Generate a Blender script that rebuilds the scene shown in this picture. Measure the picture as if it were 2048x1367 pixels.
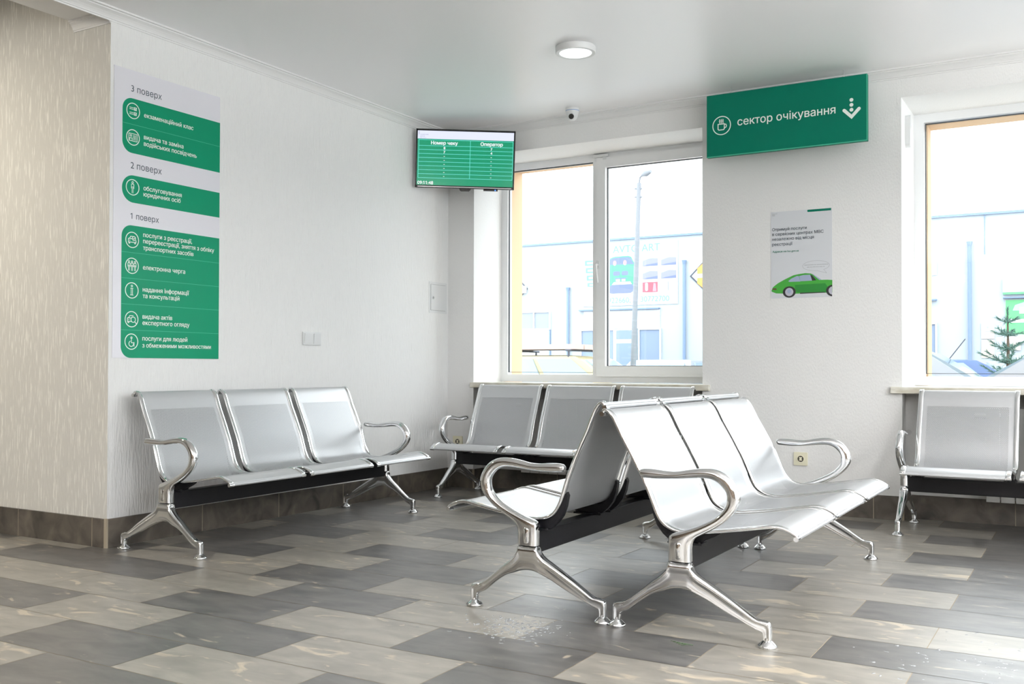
import bpy, bmesh, math, random
from mathutils import Vector, Matrix
from mathutils.geometry import interpolate_bezier, delaunay_2d_cdt
random.seed(7)
for o in list(bpy.data.objects): bpy.data.objects.remove(o)
SC = bpy.context.scene
COL = SC.collection
# ------------------------------------------------------------------ camera
F_PX, CX, CY = 1981.0, 1016.8, 707.3
YAW, PITCH, ROLL = 0.5331, 0.0145, 0.0024
cam_d = bpy.data.cameras.new('camera'); cam = bpy.data.objects.new('camera', cam_d); COL.objects.link(cam)
fwd = Vector((-math.sin(YAW)*math.cos(PITCH), math.cos(YAW)*math.cos(PITCH), math.sin(PITCH)))
rt = Vector((math.cos(YAW), math.sin(YAW), 0)); up = rt.cross(fwd)
r2 = rt*math.cos(ROLL)+up*math.sin(ROLL); u2 = -rt*math.sin(ROLL)+up*math.cos(ROLL)
M3 = Matrix((r2, u2, -fwd)).transposed()
cam.matrix_world = Matrix.Translation((4.325, -6.402, 0.9175)) @ M3.to_4x4()
cam_d.sensor_fit = 'HORIZONTAL'; cam_d.sensor_width = 36.0
cam_d.lens = F_PX/2048*36.0
cam_d.shift_x = (1024-CX)/2048; cam_d.shift_y = (CY-683.5)/2048
cam_d.clip_start = 0.05; cam_d.clip_end = 300
SC.camera = cam
# ------------------------------------------------------------------ view / world / light settings
SC.view_settings.view_transform = 'Standard'; SC.view_settings.look = 'None'
SC.view_settings.exposure = 0.73; SC.view_settings.gamma = 1.0; SC.view_settings.use_curve_mapping = False
SKY_STRENGTH = 3.3
FILL_LAMP_W = 56.0
W = bpy.data.worlds.new('overcast'); SC.world = W; W.use_nodes = True
bg = W.node_tree.nodes['Background']; bg.inputs[0].default_value = (0.92, 0.962, 1.0, 1); bg.inputs[1].default_value = SKY_STRENGTH
SC.cycles.max_bounces = 10; SC.cycles.diffuse_bounces = 5; SC.cycles.glossy_bounces = 5
SC.cycles.transparent_max_bounces = 24; SC.cycles.sample_clamp_indirect = 6.0
SC.cycles.caustics_reflective = False; SC.cycles.caustics_refractive = False
SC.cycles.use_denoising = True

ROOM_X1, ROOM_Y0, ZC = 7.4, -11.0, 2.745      # right wall, back wall, ceiling
LEFT_Y = -3.088                                # where the left wall ends in an outer corner
HALL_X0 = -4.2
def portal(loc, rot, sx, sy):
    l = bpy.data.lights.new('window_portal', 'AREA'); l.shape = 'RECTANGLE'; l.size = sx; l.size_y = sy
    l.cycles.is_portal = True
    o = bpy.data.objects.new('window_portal', l); o.location = loc; o.rotation_euler = rot; COL.objects.link(o)
# portals tell the renderer where daylight enters (they give no light of their own)
portal((1.15, 0.8, 1.68), (-math.pi/2, 0, 0), 1.9, 1.8)
portal((4.25, 0.8, 1.70), (-math.pi/2, 0, 0), 1.9, 1.8)
RIGHT_WIN = [(-7.4, -4.3), (-4.0, -0.9)]
for a, b in RIGHT_WIN: portal((ROOM_X1+0.3, (a+b)/2, 1.55), (0, math.pi/2, 0), 2.1, b-a)

# ------------------------------------------------------------------ helpers
def tag(o, label=None, cat=None, group=None, kind=None):
    if label: o['label'] = label
    if cat: o['category'] = cat
    if group: o['group'] = group
    if kind: o['kind'] = kind
    return o
def empty(name, loc=(0,0,0), rz=0.0):
    o = bpy.data.objects.new(name, None); o.location = loc; o.rotation_euler = (0,0,rz); o.empty_display_size = .1
    COL.objects.link(o); return o
def obj(name, bm, mat, parent=None, smooth=False, loc=None):
    bmesh.ops.recalc_face_normals(bm, faces=bm.faces[:])
    me = bpy.data.meshes.new(name); bm.to_mesh(me); bm.free()
    mats = mat if isinstance(mat, (list, tuple)) else [mat]
    for m in mats: me.materials.append(m)
    if smooth:
        me.polygons.foreach_set('use_smooth', [True]*len(me.polygons))
        me.set_sharp_from_angle(angle=math.radians(40))
    return link(name, me, parent, loc)
def link(name, me, parent=None, loc=None, rot=None):
    o = bpy.data.objects.new(name, me); COL.objects.link(o)
    if parent: o.parent = parent
    if loc: o.location = loc
    if rot: o.rotation_euler = rot
    return o
def box(bm, x0, x1, y0, y1, z0, z1, mi=0, bev=0.0):
    vs = [bm.verts.new(p) for p in ((x0,y0,z0),(x1,y0,z0),(x1,y1,z0),(x0,y1,z0),(x0,y0,z1),(x1,y0,z1),(x1,y1,z1),(x0,y1,z1))]
    fs = [bm.faces.new([vs[i] for i in f]) for f in ((3,2,1,0),(4,5,6,7),(0,1,5,4),(1,2,6,5),(2,3,7,6),(3,0,4,7))]
    for f in fs: f.material_index = mi
    if bev > 0:
        es = list({e for f in fs for e in f.edges})
        r = bmesh.ops.bevel(bm, geom=es, offset=bev, segments=2, affect='EDGES', profile=.5)
        for f in r['faces']: f.material_index = mi
    return fs
def loft(bm, rings, caps=True, close=True):
    R = [[bm.verts.new(p) for p in r] for r in rings]
    n = len(R[0])
    for a, b in zip(R, R[1:]):
        for i in range(n if close else n-1):
            j = (i+1) % n
            bm.faces.new((a[i], a[j], b[j], b[i]))
    if caps:
        bm.faces.new(R[0][::-1]); bm.faces.new(R[-1])
    return R
def tube(bm, pts, rad, n=12, caps=True):
    pts = [Vector(p) for p in pts]; rings = []
    t0 = (pts[1]-pts[0]).normalized()
    ref = Vector((0,0,1)) if abs(t0.z) < .9 else Vector((1,0,0))
    nrm = (ref - t0*ref.dot(t0)).normalized()
    for i, p in enumerate(pts):
        t = (pts[min(i+1,len(pts)-1)]-pts[max(i-1,0)]).normalized()
        nrm = (nrm - t*nrm.dot(t)).normalized(); b = t.cross(nrm)
        r = rad[i] if isinstance(rad, (list,tuple)) else rad
        rings.append([p+(nrm*math.cos(a)+b*math.sin(a))*r for a in [2*math.pi*k/n for k in range(n)]])
    loft(bm, rings, caps)
def lathe(bm, prof, center=(0,0,0), n=24, axis='z'):
    c = Vector(center); rings = []
    for r, h in prof:
        r = max(r, 1e-4); ring = []
        for k in range(n):
            a = 2*math.pi*k/n
            if axis == 'z': v = Vector((r*math.cos(a), r*math.sin(a), h))
            elif axis == 'y': v = Vector((r*math.cos(a), h, r*math.sin(a)))
            else: v = Vector((h, r*math.cos(a), r*math.sin(a)))
            ring.append(c+v)
        rings.append(ring)
    loft(bm, rings)
def catmull(pts, sub):
    out = []
    n = len(pts)
    for i in range(n-1):
        p0 = pts[max(i-1,0)]; p1 = pts[i]; p2 = pts[i+1]; p3 = pts[min(i+2,n-1)]
        for k in range(sub):
            t = k/sub; t2 = t*t; t3 = t2*t
            out.append(tuple(.5*((2*b)+(-a+c)*t+(2*a-5*b+4*c-d)*t2+(-a+3*b-3*c+d)*t3) for a,b,c,d in zip(p0,p1,p2,p3)))
    out.append(tuple(pts[-1])); return out
class Plane:
    """a flat drawing surface: origin, right, up, normal"""
    def __init__(s, o, r, u): s.o = Vector(o); s.r = Vector(r).normalized(); s.u = Vector(u).normalized(); s.n = s.r.cross(s.u)
    def p(s, a, b, h=0.0): return s.o + s.r*a + s.u*b + s.n*h
def poly(bm, pl, pts, h0=0.0, h1=0.001, mi=0):
    """extruded flat polygon on a plane"""
    a = [bm.verts.new(pl.p(x, y, h0)) for x, y in pts]; b = [bm.verts.new(pl.p(x, y, h1)) for x, y in pts]
    n = len(pts); fs = [bm.faces.new(b), bm.faces.new(a[::-1])]
    for i in range(n):
        j = (i+1) % n; fs.append(bm.faces.new((a[i], a[j], b[j], b[i])))
    for f in fs: f.material_index = mi
def rect(bm, pl, x0, x1, y0, y1, h0=0.0, h1=0.001, mi=0): poly(bm, pl, [(x0,y0),(x1,y0),(x1,y1),(x0,y1)], h0, h1, mi)
def stroke(bm, pl, pts, w, h0=0.0, h1=0.001, mi=0, closed=False):
    n = len(pts); rng = range(n if closed else n-1)
    for i in rng:
        a = Vector(pts[i]); b = Vector(pts[(i+1) % n]); d = (b-a)
        if d.length < 1e-9: continue
        d.normalize(); q = Vector((-d.y, d.x))*w/2; e = d*w*.35
        poly(bm, pl, [tuple(a-e-q), tuple(b+e-q), tuple(b+e+q), tuple(a-e+q)], h0, h1+.00006*(i % 3), mi)
def ring(bm, pl, cx, cy, r, w, h0=0.0, h1=0.001, n=32, mi=0, sx=1.0):
    vo = []
    for k in range(n):
        a = 2*math.pi*k/n; c, s = math.cos(a)*sx, math.sin(a)
        vo.append([bm.verts.new(pl.p(cx+c*rr, cy+s*rr, h)) for rr, h in ((r-w/2,h1),(r+w/2,h1),(r+w/2,h0),(r-w/2,h0))])
    for k in range(n):
        a = vo[k]; b = vo[(k+1) % n]
        for i in range(4):
            j = (i+1) % 4; f = bm.faces.new((a[i], a[j], b[j], b[i])); f.material_index = mi
def disc(bm, pl, cx, cy, r, h0=0.0, h1=0.001, n=20, mi=0): poly(bm, pl, [(cx+r*math.cos(2*math.pi*k/n), cy+r*math.sin(2*math.pi*k/n)) for k in range(n)], h0, h1, mi)
def rrect(x0, x1, y0, y1, r, corners=(1,1,1,1), n=8):
    """rounded rectangle outline; corners = bottom-left, bottom-right, top-right, top-left"""
    out = []
    for i, (cx, cy, a0) in enumerate(((x0+r,y0+r,math.pi),(x1-r,y0+r,1.5*math.pi),(x1-r,y1-r,0),(x0+r,y1-r,.5*math.pi))):
        if corners[i]: out += [(cx+r*math.cos(a0+k/n*math.pi/2), cy+r*math.sin(a0+k/n*math.pi/2)) for k in range(n+1)]
        else: out.append(((x0,y0),(x1,y0),(x1,y1),(x0,y1))[i])
    return out
GLYPHS = {}
def outline(s):
    """outlines of a string in the default typeface, filled by winding number: (points, triangles)"""
    if s in GLYPHS: return GLYPHS[s]
    cu = bpy.data.curves.new('lettering', 'FONT'); cu.body = s
    to = bpy.data.objects.new('lettering', cu); COL.objects.link(to)
    dg = bpy.context.evaluated_depsgraph_get(); dg.update()
    cc = to.evaluated_get(dg).to_curve(dg); loops = []
    for sp in cc.splines:
        pts = []
        if sp.type == 'BEZIER':
            bp = sp.bezier_points; n = len(bp)
            for i in range(n):
                p, q = bp[i], bp[(i+1) % n]
                straight = p.handle_right_type == 'VECTOR' and q.handle_left_type == 'VECTOR'
                seg = interpolate_bezier(p.co, p.handle_right, q.handle_left, q.co, 2 if straight else 6)[:-1]
                pts += [(v[0], v[1]) for v in seg]
        else: pts = [(v.co[0], v.co[1]) for v in sp.points]
        if len(pts) > 2:
            ys = [p[1] for p in pts]; xs = [p[0] for p in pts]
            if '1' in s and abs(max(ys)-.682) < .01 and abs(min(ys)) < .01 and max(xs)-min(xs) < .11:   # give the bare figure one its flag
                x = min(xs); pts = [(x+.098,.682), (x+.015,.682), (x-.15,.575), (x-.15,.47), (x,.565), (x,0), (x+.098,0)]
            loops.append(pts)
    to.to_curve_clear() if hasattr(to, 'to_curve_clear') else None
    bpy.data.objects.remove(to); bpy.data.curves.remove(cu)
    V, Eg = [], []
    for lp in loops:
        k = len(V); V += [Vector(p) for p in lp]; Eg += [(k+i, k+(i+1) % len(lp)) for i in range(len(lp))]
    vo, eo, fo = delaunay_2d_cdt(V, Eg, [], 0, 1e-5)[:3]
    def wind(x, y):
        w = 0
        for lp in loops:
            for (ax, ay), (bx, by) in zip(lp, lp[1:]+lp[:1]):
                if (ay <= y) != (by <= y) and ax+(y-ay)/(by-ay)*(bx-ax) > x: w += 1 if by > ay else -1
        return w
    tri = []
    for f in fo:
        c = sum((vo[i] for i in f), Vector((0,0)))/len(f)
        if wind(c.x, c.y): tri.append(f)
    GLYPHS[s] = (vo, tri); return GLYPHS[s]
def text(bm, pl, s, x0, y0, width=None, height=None, bold=0.0, h0=0.0, h1=0.0006, mi=0, align='l'):
    """lettering fitted to a width (or to a cap height) on a plane"""
    vo, tri = outline(s); used = {i for f in tri for i in f}
    if not used: return
    mn, mx = min(vo[i].x for i in used), max(vo[i].x for i in used)
    k = width/(mx-mn) if width else height/0.73
    if align == 'c': x0 = x0-(mx-mn)*k/2
    hh = 0.0
    for dx, dy in (((0,0),) if not bold else ((-bold,-bold*.5),(bold,-bold*.5),(-bold,bold*.5),(bold,bold*.5))):
        vs = {i: bm.verts.new(pl.p(x0+(vo[i].x-mn+dx)*k, y0+(vo[i].y+dy)*k, h1+hh)) for i in used}; hh += .00018
        for f in tri:
            try: nf = bm.faces.new([vs[i] for i in f]); nf.material_index = mi
            except ValueError: pass

# ------------------------------------------------------------------ materials
def nt(m): return m.node_tree.nodes, m.node_tree.links
def mat(name, col, rough=.5, metal=0.0, spec=.5, coat=0.0, emit=None, estr=0.0):
    m = bpy.data.materials.new(name); m.use_nodes = True; b = m.node_tree.nodes['Principled BSDF']
    b.inputs['Base Color'].default_value = (*col, 1); b.inputs['Roughness'].default_value = rough
    b.inputs['Metallic'].default_value = metal; b.inputs['Specular IOR Level'].default_value = spec
    b.inputs['Coat Weight'].default_value = coat
    if emit: b.inputs['Emission Color'].default_value = (*emit, 1); b.inputs['Emission Strength'].default_value = estr
    return m
def srgb(r, g, b):
    f = lambda c: (c/255/12.92 if c/255 <= .04045 else ((c/255+.055)/1.055)**2.4)
    return (f(r), f(g), f(b))
def add_bump(m, scale3, scale, dist, strength=.5, detail=3.0):
    N, L = nt(m); b = N['Principled BSDF']
    tc = N.new('ShaderNodeTexCoord'); mp = N.new('ShaderNodeMapping'); mp.inputs['Scale'].default_value = scale3
    nz = N.new('ShaderNodeTexNoise'); nz.inputs['Scale'].default_value = scale; nz.inputs['Detail'].default_value = detail
    bp = N.new('ShaderNodeBump'); bp.inputs['Distance'].default_value = dist; bp.inputs['Strength'].default_value = strength
    L.new(tc.outputs['Object'], mp.inputs['Vector']); L.new(mp.outputs[0], nz.inputs['Vector'])
    L.new(nz.outputs['Fac'], bp.inputs['Height']); L.new(bp.outputs[0], b.inputs['Normal'])
    return nz
def tint(m, colA, colB, lo, hi, scale3, scale, detail=3.0, dist=0.0):
    N, L = nt(m); b = N['Principled BSDF']
    tc = N.new('ShaderNodeTexCoord'); mp = N.new('ShaderNodeMapping'); mp.inputs['Scale'].default_value = scale3
    nz = N.new('ShaderNodeTexNoise'); nz.inputs['Scale'].default_value = scale; nz.inputs['Detail'].default_value = detail; nz.inputs['Distortion'].default_value = dist
    rp = N.new('ShaderNodeValToRGB'); rp.color_ramp.elements[0].position = lo; rp.color_ramp.elements[1].position = hi
    rp.color_ramp.elements[0].color = (*colA, 1); rp.color_ramp.elements[1].color = (*colB, 1)
    L.new(tc.outputs['Object'], mp.inputs['Vector']); L.new(mp.outputs[0], nz.inputs['Vector']); L.new(nz.outputs['Fac'], rp.inputs[0]); L.new(rp.outputs[0], b.inputs['Base Color'])

M = {}
M['plaster'] = mat('white_plaster', (.82,.82,.815), .75, spec=.25); add_bump(M['plaster'], (1,1,.16), 85, .007, .9, 4)
M['plaster_fine'] = mat('white_plaster_fine', (.82,.82,.815), .8, spec=.2); add_bump(M['plaster_fine'], (1,1,.5), 110, .003, .7, 3)
M['beige'] = mat('beige_plaster', (.6,.56,.5), .8, spec=.2)
tint(M['beige'], srgb(211,210,205), srgb(234,233,228), .56, .64, (1,1,.07), 150, 2.5); add_bump(M['beige'], (1,1,.12), 150, .004, .5, 3)
M['ceiling'] = mat('ceiling_paint', (.92,.92,.935), .36, spec=.8)
M['cornice'] = mat('cornice_paint', (.80,.80,.80), .5)
M['pvc'] = mat('white_pvc', (.84,.85,.86), .3)
M['gasket'] = mat('black_gasket', (.03,.035,.04), .5)
M['stone'] = mat('sill_stone', (.7,.69,.64), .3); tint(M['stone'], srgb(196,190,172), srgb(226,224,214), .35, .65, (1,3,3), 9, 5)
M['orange'] = mat('orange_render', srgb(214,184,152), .85, spec=.1)
M['chrome'] = mat('chrome', (.80,.81,.82), .07, 1.0)
M['steel'] = mat('silver_steel', (.82,.83,.84), .3, 1.0)
M['black'] = mat('black_steel', (.006,.006,.008), .42, spec=.3)
M['rubber'] = mat('black_rubber', (.015,.015,.015), .7)
M['green'] = mat('sign_green', srgb(0,140,102), .3, spec=.22)
M['green_dk'] = mat('sign_green_deep', srgb(0,114,91), .45, spec=.15)
M['board'] = mat('board_white', srgb(226,225,232), .25)
M['ink'] = mat('dark_ink', srgb(44,62,74), .5)
M['white_ink'] = mat('white_print', srgb(240,244,240), .4)
M['div_ink'] = mat('pale_green_print', srgb(62,178,146), .4)
M['white'] = mat('white_plastic', (.72,.73,.735), .35)
M['cream'] = mat('cream_plastic', srgb(232,228,204), .4)
M['socket_dark'] = mat('socket_dark', srgb(70,64,52), .5)
M['rad'] = mat('radiator_white', (.80,.80,.78), .35)
M['wire'] = mat('steel_wire', (.6,.6,.6), .3, 1.0)
M['paper'] = mat('poster_paper', srgb(214,217,222), .5)
M['tvblack'] = mat('tv_black', (.012,.013,.014), .18)
M['grout'] = mat('grout', srgb(165,155,138), .9, spec=.1)
def screen_mat(name, col, s): return mat(name, (.01,.01,.01), .12, spec=.5, emit=col, estr=s*.68)
M['scr_green'] = screen_mat('screen_green', srgb(0,150,108), .95)
M['scr_white'] = screen_mat('screen_white', srgb(226,230,252), .95)
M['scr_line'] = screen_mat('screen_line', srgb(110,228,220), .95)
M['scr_text'] = screen_mat('screen_text', srgb(240,246,250), .95)
M['scr_grey'] = screen_mat('screen_grey', srgb(150,155,175), .95)
M['lampglow'] = mat('lamp_diffuser', (.9,.9,.9), .5, emit=(.95,.98,1.0), estr=0.55)
M['grass'] = mat('sprig_green', srgb(72,96,62), .8)
# clear window glass: mostly straight-through with a faint reflection
def glass(name, refl=.06, tintc=(1,1,1)):
    m = bpy.data.materials.new(name); m.use_nodes = True; N, L = nt(m); N.clear()
    o = N.new('ShaderNodeOutputMaterial'); mx = N.new('ShaderNodeMixShader'); t = N.new('ShaderNodeBsdfTransparent'); g = N.new('ShaderNodeBsdfGlossy')
    t.inputs[0].default_value = (*tintc, 1); g.inputs['Roughness'].default_value = .02; mx.inputs[0].default_value = refl
    L.new(t.outputs[0], mx.inputs[1]); L.new(g.outputs[0], mx.inputs[2]); L.new(mx.outputs[0], o.inputs[0]); return m
M['glass'] = glass('window_glass', .05, (.97,.985,.98))
# perforated sheet: real holes in a hexagonal grid, laid out in metres through the UV map
def perforated(name, w, v0, v1):
    m = mat(name, (.55,.56,.575), .36, .55); N, L = nt(m); out = N['Material Output']; pb = N['Principled BSDF']
    def mth(op, a, b=None, c=None):
        n = N.new('ShaderNodeMath'); n.operation = op
        for i, v in enumerate((a, b, c)):
            if v is None: continue
            if isinstance(v, (int, float)): n.inputs[i].default_value = v
            else: L.new(v, n.inputs[i])
        return n.outputs[0]
    uv = N.new('ShaderNodeUVMap'); uv.uv_map = 'UVMap'; sp = N.new('ShaderNodeSeparateXYZ'); L.new(uv.outputs[0], sp.inputs[0])
    u, v = sp.outputs[0], sp.outputs[1]; px, py, r = .0105, .0056, .0022
    vr = mth('DIVIDE', v, py); row = mth('FLOOR', vr); par = mth('MULTIPLY', mth('MODULO', row, 2.0), .5)
    fu = mth('SUBTRACT', mth('FRACT', mth('ADD', mth('DIVIDE', u, px), par)), .5); fv = mth('SUBTRACT', mth('FRACT', vr), .5)
    du = mth('MULTIPLY', fu, px); dv = mth('MULTIPLY', fv, py)
    d2 = mth('ADD', mth('MULTIPLY', du, du), mth('MULTIPLY', dv, dv))
    hole = mth('LESS_THAN', d2, r*r)
    for t in (mth('GREATER_THAN', u, .05), mth('LESS_THAN', u, w-.05), mth('GREATER_THAN', v, v0), mth('LESS_THAN', v, v1)): hole = mth('MULTIPLY', hole, t)
    tr = N.new('ShaderNodeBsdfTransparent'); mx = N.new('ShaderNodeMixShader')
    L.new(hole, mx.inputs[0]); L.new(pb.outputs[0], mx.inputs[1]); L.new(tr.outputs[0], mx.inputs[2]); L.new(mx.outputs[0], out.inputs[0])
    return m
# stone-look floor tile; a per-tile random value breaks the pattern at the joints
def tile_mat(name, base, base2, vein, lo, hi, rough):
    m = mat(name, base, rough, spec=.8, coat=.6); m.node_tree.nodes['Principled BSDF'].inputs['Coat Roughness'].default_value = .34; N, L = nt(m); b = N['Principled BSDF']
    tc = N.new('ShaderNodeTexCoord'); at = N.new('ShaderNodeAttribute'); at.attribute_name = 'tile_shift'
    va = N.new('ShaderNodeVectorMath'); va.operation = 'ADD'; L.new(tc.outputs['Object'], va.inputs[0]); L.new(at.outputs['Vector'], va.inputs[1])
    mp = N.new('ShaderNodeMapping'); mp.inputs['Scale'].default_value = (.62,1.5,1); L.new(va.outputs[0], mp.inputs[0])
    def noise(s, d, dist):
        n = N.new('ShaderNodeTexNoise'); n.inputs['Scale'].default_value = s; n.inputs['Detail'].default_value = d; n.inputs['Distortion'].default_value = dist
        L.new(mp.outputs[0], n.inputs['Vector']); return n.outputs['Fac']
    r1 = N.new('ShaderNodeValToRGB'); e = r1.color_ramp.elements; e[0].position = .30; e[1].position = .72; e[0].color = (*base,1); e[1].color = (*base2,1)
    L.new(noise(10, 9, .6), r1.inputs[0])
    r2_ = N.new('ShaderNodeValToRGB'); e = r2_.color_ramp.elements; e[0].position = lo; e[1].position = hi; e[0].color = (0,0,0,1); e[1].color = (1,1,1,1)
    L.new(noise(7.5, 5, 1.7), r2_.inputs[0])
    mx = N.new('ShaderNodeMix'); mx.data_type = 'RGBA'; mx.inputs['B'].default_value = (*vein,1)
    L.new(r2_.outputs[0], mx.inputs['Factor']); L.new(r1.outputs[0], mx.inputs['A']); L.new(mx.outputs['Result'], b.inputs['Base Color'])
    rr = N.new('ShaderNodeMapRange'); rr.inputs['To Min'].default_value = rough-.08; rr.inputs['To Max'].default_value = rough+.1
    L.new(noise(14, 4, .2), rr.inputs['Value']); L.new(rr.outputs[0], b.inputs['Roughness'])
    return m
M['tile_light'] = tile_mat('tile_light', srgb(122,118,110), srgb(153,148,138), srgb(184,172,152), .60, .68, .40)
M['tile_dark'] = tile_mat('tile_dark', srgb(66,65,64), srgb(104,101,97), srgb(168,156,138), .66, .74, .38)
M['base_tile'] = mat('baseboard_tile', srgb(74,69,62), .4); tint(M['base_tile'], srgb(50,47,43), srgb(106,98,88), .3, .72, (1,1,1), 8, 9, .8)

# ------------------------------------------------------------------ room shell
def struct(name, bm, m, parent=None):
    o = obj(name, bm, m, parent)
    if not parent: o['kind'] = 'structure'
    return o
# floor tiles 0.607 x 0.3025 m laid half-bond along the window wall
bm = bmesh.new()
lay = bm.faces.layers.float_vector.new('tile_shift') if hasattr(bm.faces.layers, 'float_vector') else None
TX, TY, X0, Y0, G = .607, .3025, 2.332, -3.185, .0016
DARK = {-5:[-2], -4:[0,-2], -3:[-4,-2,0], -2:[-2,0], -1:[-2,-4,-5,0,2], 0:[-6,-2,0,2], 1:[0,-2,-4], 2:[0,2,-2,-4], 3:[0,2,-4], 4:[0,2,-2,-4,-5],
        5:[0,2,-2,-4], 6:[0,2,-2,-4], 7:[2,-1,-3,-5], 8:[2,0,-2,-4], 9:[2,0,-3,-1,-5], 10:[2,0,-2,-4]}
box(bm, HALL_X0-.2, ROOM_X1+.2, ROOM_Y0-.2, .6, -.06, -.0012, 2)
rects = []
for k in range(-27, 12):
    for n in range(-12, 12):
        x0 = X0+(TX/2 if k % 2 else 0)+TX*n; y0 = Y0+TY*k
        known = k in DARK and -6 <= n <= 2
        dark = (n in DARK[k]) if known else random.random() < .48
        if k == 0 and n == -4:
            rects.append((x0, .175, y0, True)); rects.append((.175, x0+TX, y0, False)); continue
        rects.append((x0, x0+TX, y0, dark))
for x0, x1, y0, dark in rects:
    a, b, c, d = max(x0, HALL_X0), min(x1, ROOM_X1), max(y0, ROOM_Y0), min(y0+TY, .14)
    if b-a < .02 or d-c < .02: continue
    if b <= .012 and c >= LEFT_Y: continue
    vs = [bm.verts.new(p) for p in ((a+G,c+G,0),(b-G,c+G,0),(b-G,d-G,0),(a+G,d-G,0))]
    f = bm.faces.new(vs); f.material_index = 1 if dark else 0
    sh = Vector((random.uniform(-40,40), random.uniform(-40,40), random.uniform(-40,40)))
    if lay: f[lay] = sh
struct('floor', bm, [M['tile_light'], M['tile_dark'], M['grout']])

# left wall block (x<0, ends at the outer corner)
bm = bmesh.new(); box(bm, -.5, 0, LEFT_Y, .46, 0, ZC+.1); struct('wall_left', bm, M['plaster'])
bm = bmesh.new(); box(bm, HALL_X0-.2, -.0005, LEFT_Y-.001, LEFT_Y+.2, 0, 3.3); struct('wall_hall', bm, M['beige'])
# window wall with two window openings and radiator niches below them
W1 = (.237, 2.063, 2.545); W2 = (3.326, 5.16, 2.575); SILL = .77; NICHE = .13
bm = bmesh.new()
box(bm, -.5, W1[0], 0, .46, 0, ZC+.1); box(bm, W1[1], 2.7, 0, .46, 0, ZC+.1); box(bm, 2.7, W2[0], 0, .55, 0, ZC+.1); box(bm, W2[1], ROOM_X1+.2, 0, .55, 0, ZC+.1)
box(bm, W1[0], W1[1], 0, .46, W1[2], ZC+.1); box(bm, W2[0], W2[1], 0, .55, W2[2], ZC+.1)
box(bm, W1[0], W1[1], NICHE, .46, 0, SILL); box(bm, W2[0], W2[1], NICHE, .55, 0, SILL)
struct('wall_window', bm, M['plaster_fine'])
bm = bmesh.new()          # orange rendered outside of the same wall
for x0, x1, y0, z0, z1 in ((-6, W1[0], .47, -.4, 3.4), (W1[1], 2.7, .47, -.4, 3.4), (2.7, 3.397, .575, -.4, 3.4), (W2[1]-.07, 12, .575, -.4, 3.4),
                           (W1[0], W1[1], .47, W1[2]-.008, 3.4), (3.397, W2[1]-.07, .575, 2.518, 3.4), (W1[0], W1[1], .5, -.4, .80), (3.397, W2[1]-.07, .6, -.4, .80)):
    box(bm, x0, x1, y0, .75, z0, z1)
struct('wall_outside', bm, M['orange'])
# right wall with windows, back wall, hall end wall (behind the camera)
bm = bmesh.new(); ys = [ROOM_Y0-.2]+[v for ab in RIGHT_WIN for v in ab]+[.5]
for i in range(0, len(ys), 2): box(bm, ROOM_X1, ROOM_X1+.25, ys[i], ys[i+1], 0, ZC+.1)
for a, b in RIGHT_WIN: box(bm, ROOM_X1, ROOM_X1+.25, a, b, 0, .5); box(bm, ROOM_X1, ROOM_X1+.25, a, b, 2.6, ZC+.1)
struct('wall_right', bm, M['plaster_fine'])
bm = bmesh.new(); box(bm, HALL_X0-.2, ROOM_X1+.2, ROOM_Y0-.2, ROOM_Y0, 0, 3.3); M['panel_brown'] = mat('brown_wall_panel', srgb(112,98,84), .5)
struct('wall_back', bm, M['panel_brown'])
bm = bmesh.new(); box(bm, HALL_X0-.2, HALL_X0, ROOM_Y0-.2, LEFT_Y+.2, 0, 3.3); struct('wall_hall_end', bm, M['beige'])
# ceiling, with the shallow beam that runs on from the left wall, and the higher hall ceiling
bm = bmesh.new()
box(bm, 0, ROOM_X1+.2, ROOM_Y0-.2, .5, ZC, ZC+.12)
struct('ceiling', bm, M['ceiling'])
bm = bmesh.new(); box(bm, -.294, -.0005, ROOM_Y0-.2, LEFT_Y-.002, 2.735, 3.3); box(bm, HALL_X0-.2, -.295, ROOM_Y0-.2, LEFT_Y, 2.98, 3.3)
struct('ceiling_hall', bm, M['cornice'])
# cornice: stepped concave moulding (d = out from the wall, z)
CORN = [(0,2.690),(.006,2.690),(.007,2.697),(.012,2.699),(.014,2.704),(.020,2.712),(.030,2.722),(.042,2.729),(.046,2.730),(.047,2.735),(.060,2.737),(.062,2.7449),(0,2.7449)]
def cornice(name, place, a, b):
    bm = bmesh.new(); loft(bm, [[place(t, d, z) for d, z in CORN] for t in (a, b)]); return struct(name, bm, M['cornice'])
cornice('trim_1', lambda t, d, z: (d, t, z), ROOM_Y0, -.001)
cornice('trim_2', lambda t, d, z: (t, -d, z), .001, ROOM_X1)
cornice('trim_3', lambda t, d, z: (t, LEFT_Y-.002-d*.6, z-.010), -.294, -.0006)
# baseboards of dark tiles with pale joints
def baseboard(name, segs):
    bm = bmesh.new()
    for (ax, fixed, a, b, out, joints) in segs:
        cuts = [a]+[j for j in joints if a < j < b]+[b]
        for p, q in zip(cuts, cuts[1:]):
            lo, hi = sorted((fixed, fixed+out)); lo2, hi2 = sorted((fixed, fixed+out*.96))
            if ax == 'y': box(bm, lo, hi, p+.0022, q-.0022, 0, .146, 0); box(bm, lo2, hi2, p, q, 0, .1455, 1)
            else: box(bm, p+.0022, q-.0022, lo, hi, 0, .146, 0); box(bm, p, q, lo2, hi2, 0, .1455, 1)
    return struct(name, bm, [M['base_tile'], M['grout']])
baseboard('baseboard_left', [('y', 0, LEFT_Y-.004, -.0, .012, [-2.471+.607*k for k in range(5)])])
baseboard('baseboard_hall', [('x', LEFT_Y-.001, HALL_X0, -.006, -.012, sorted([-.10-.62*k for k in range(7)]))])
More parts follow.
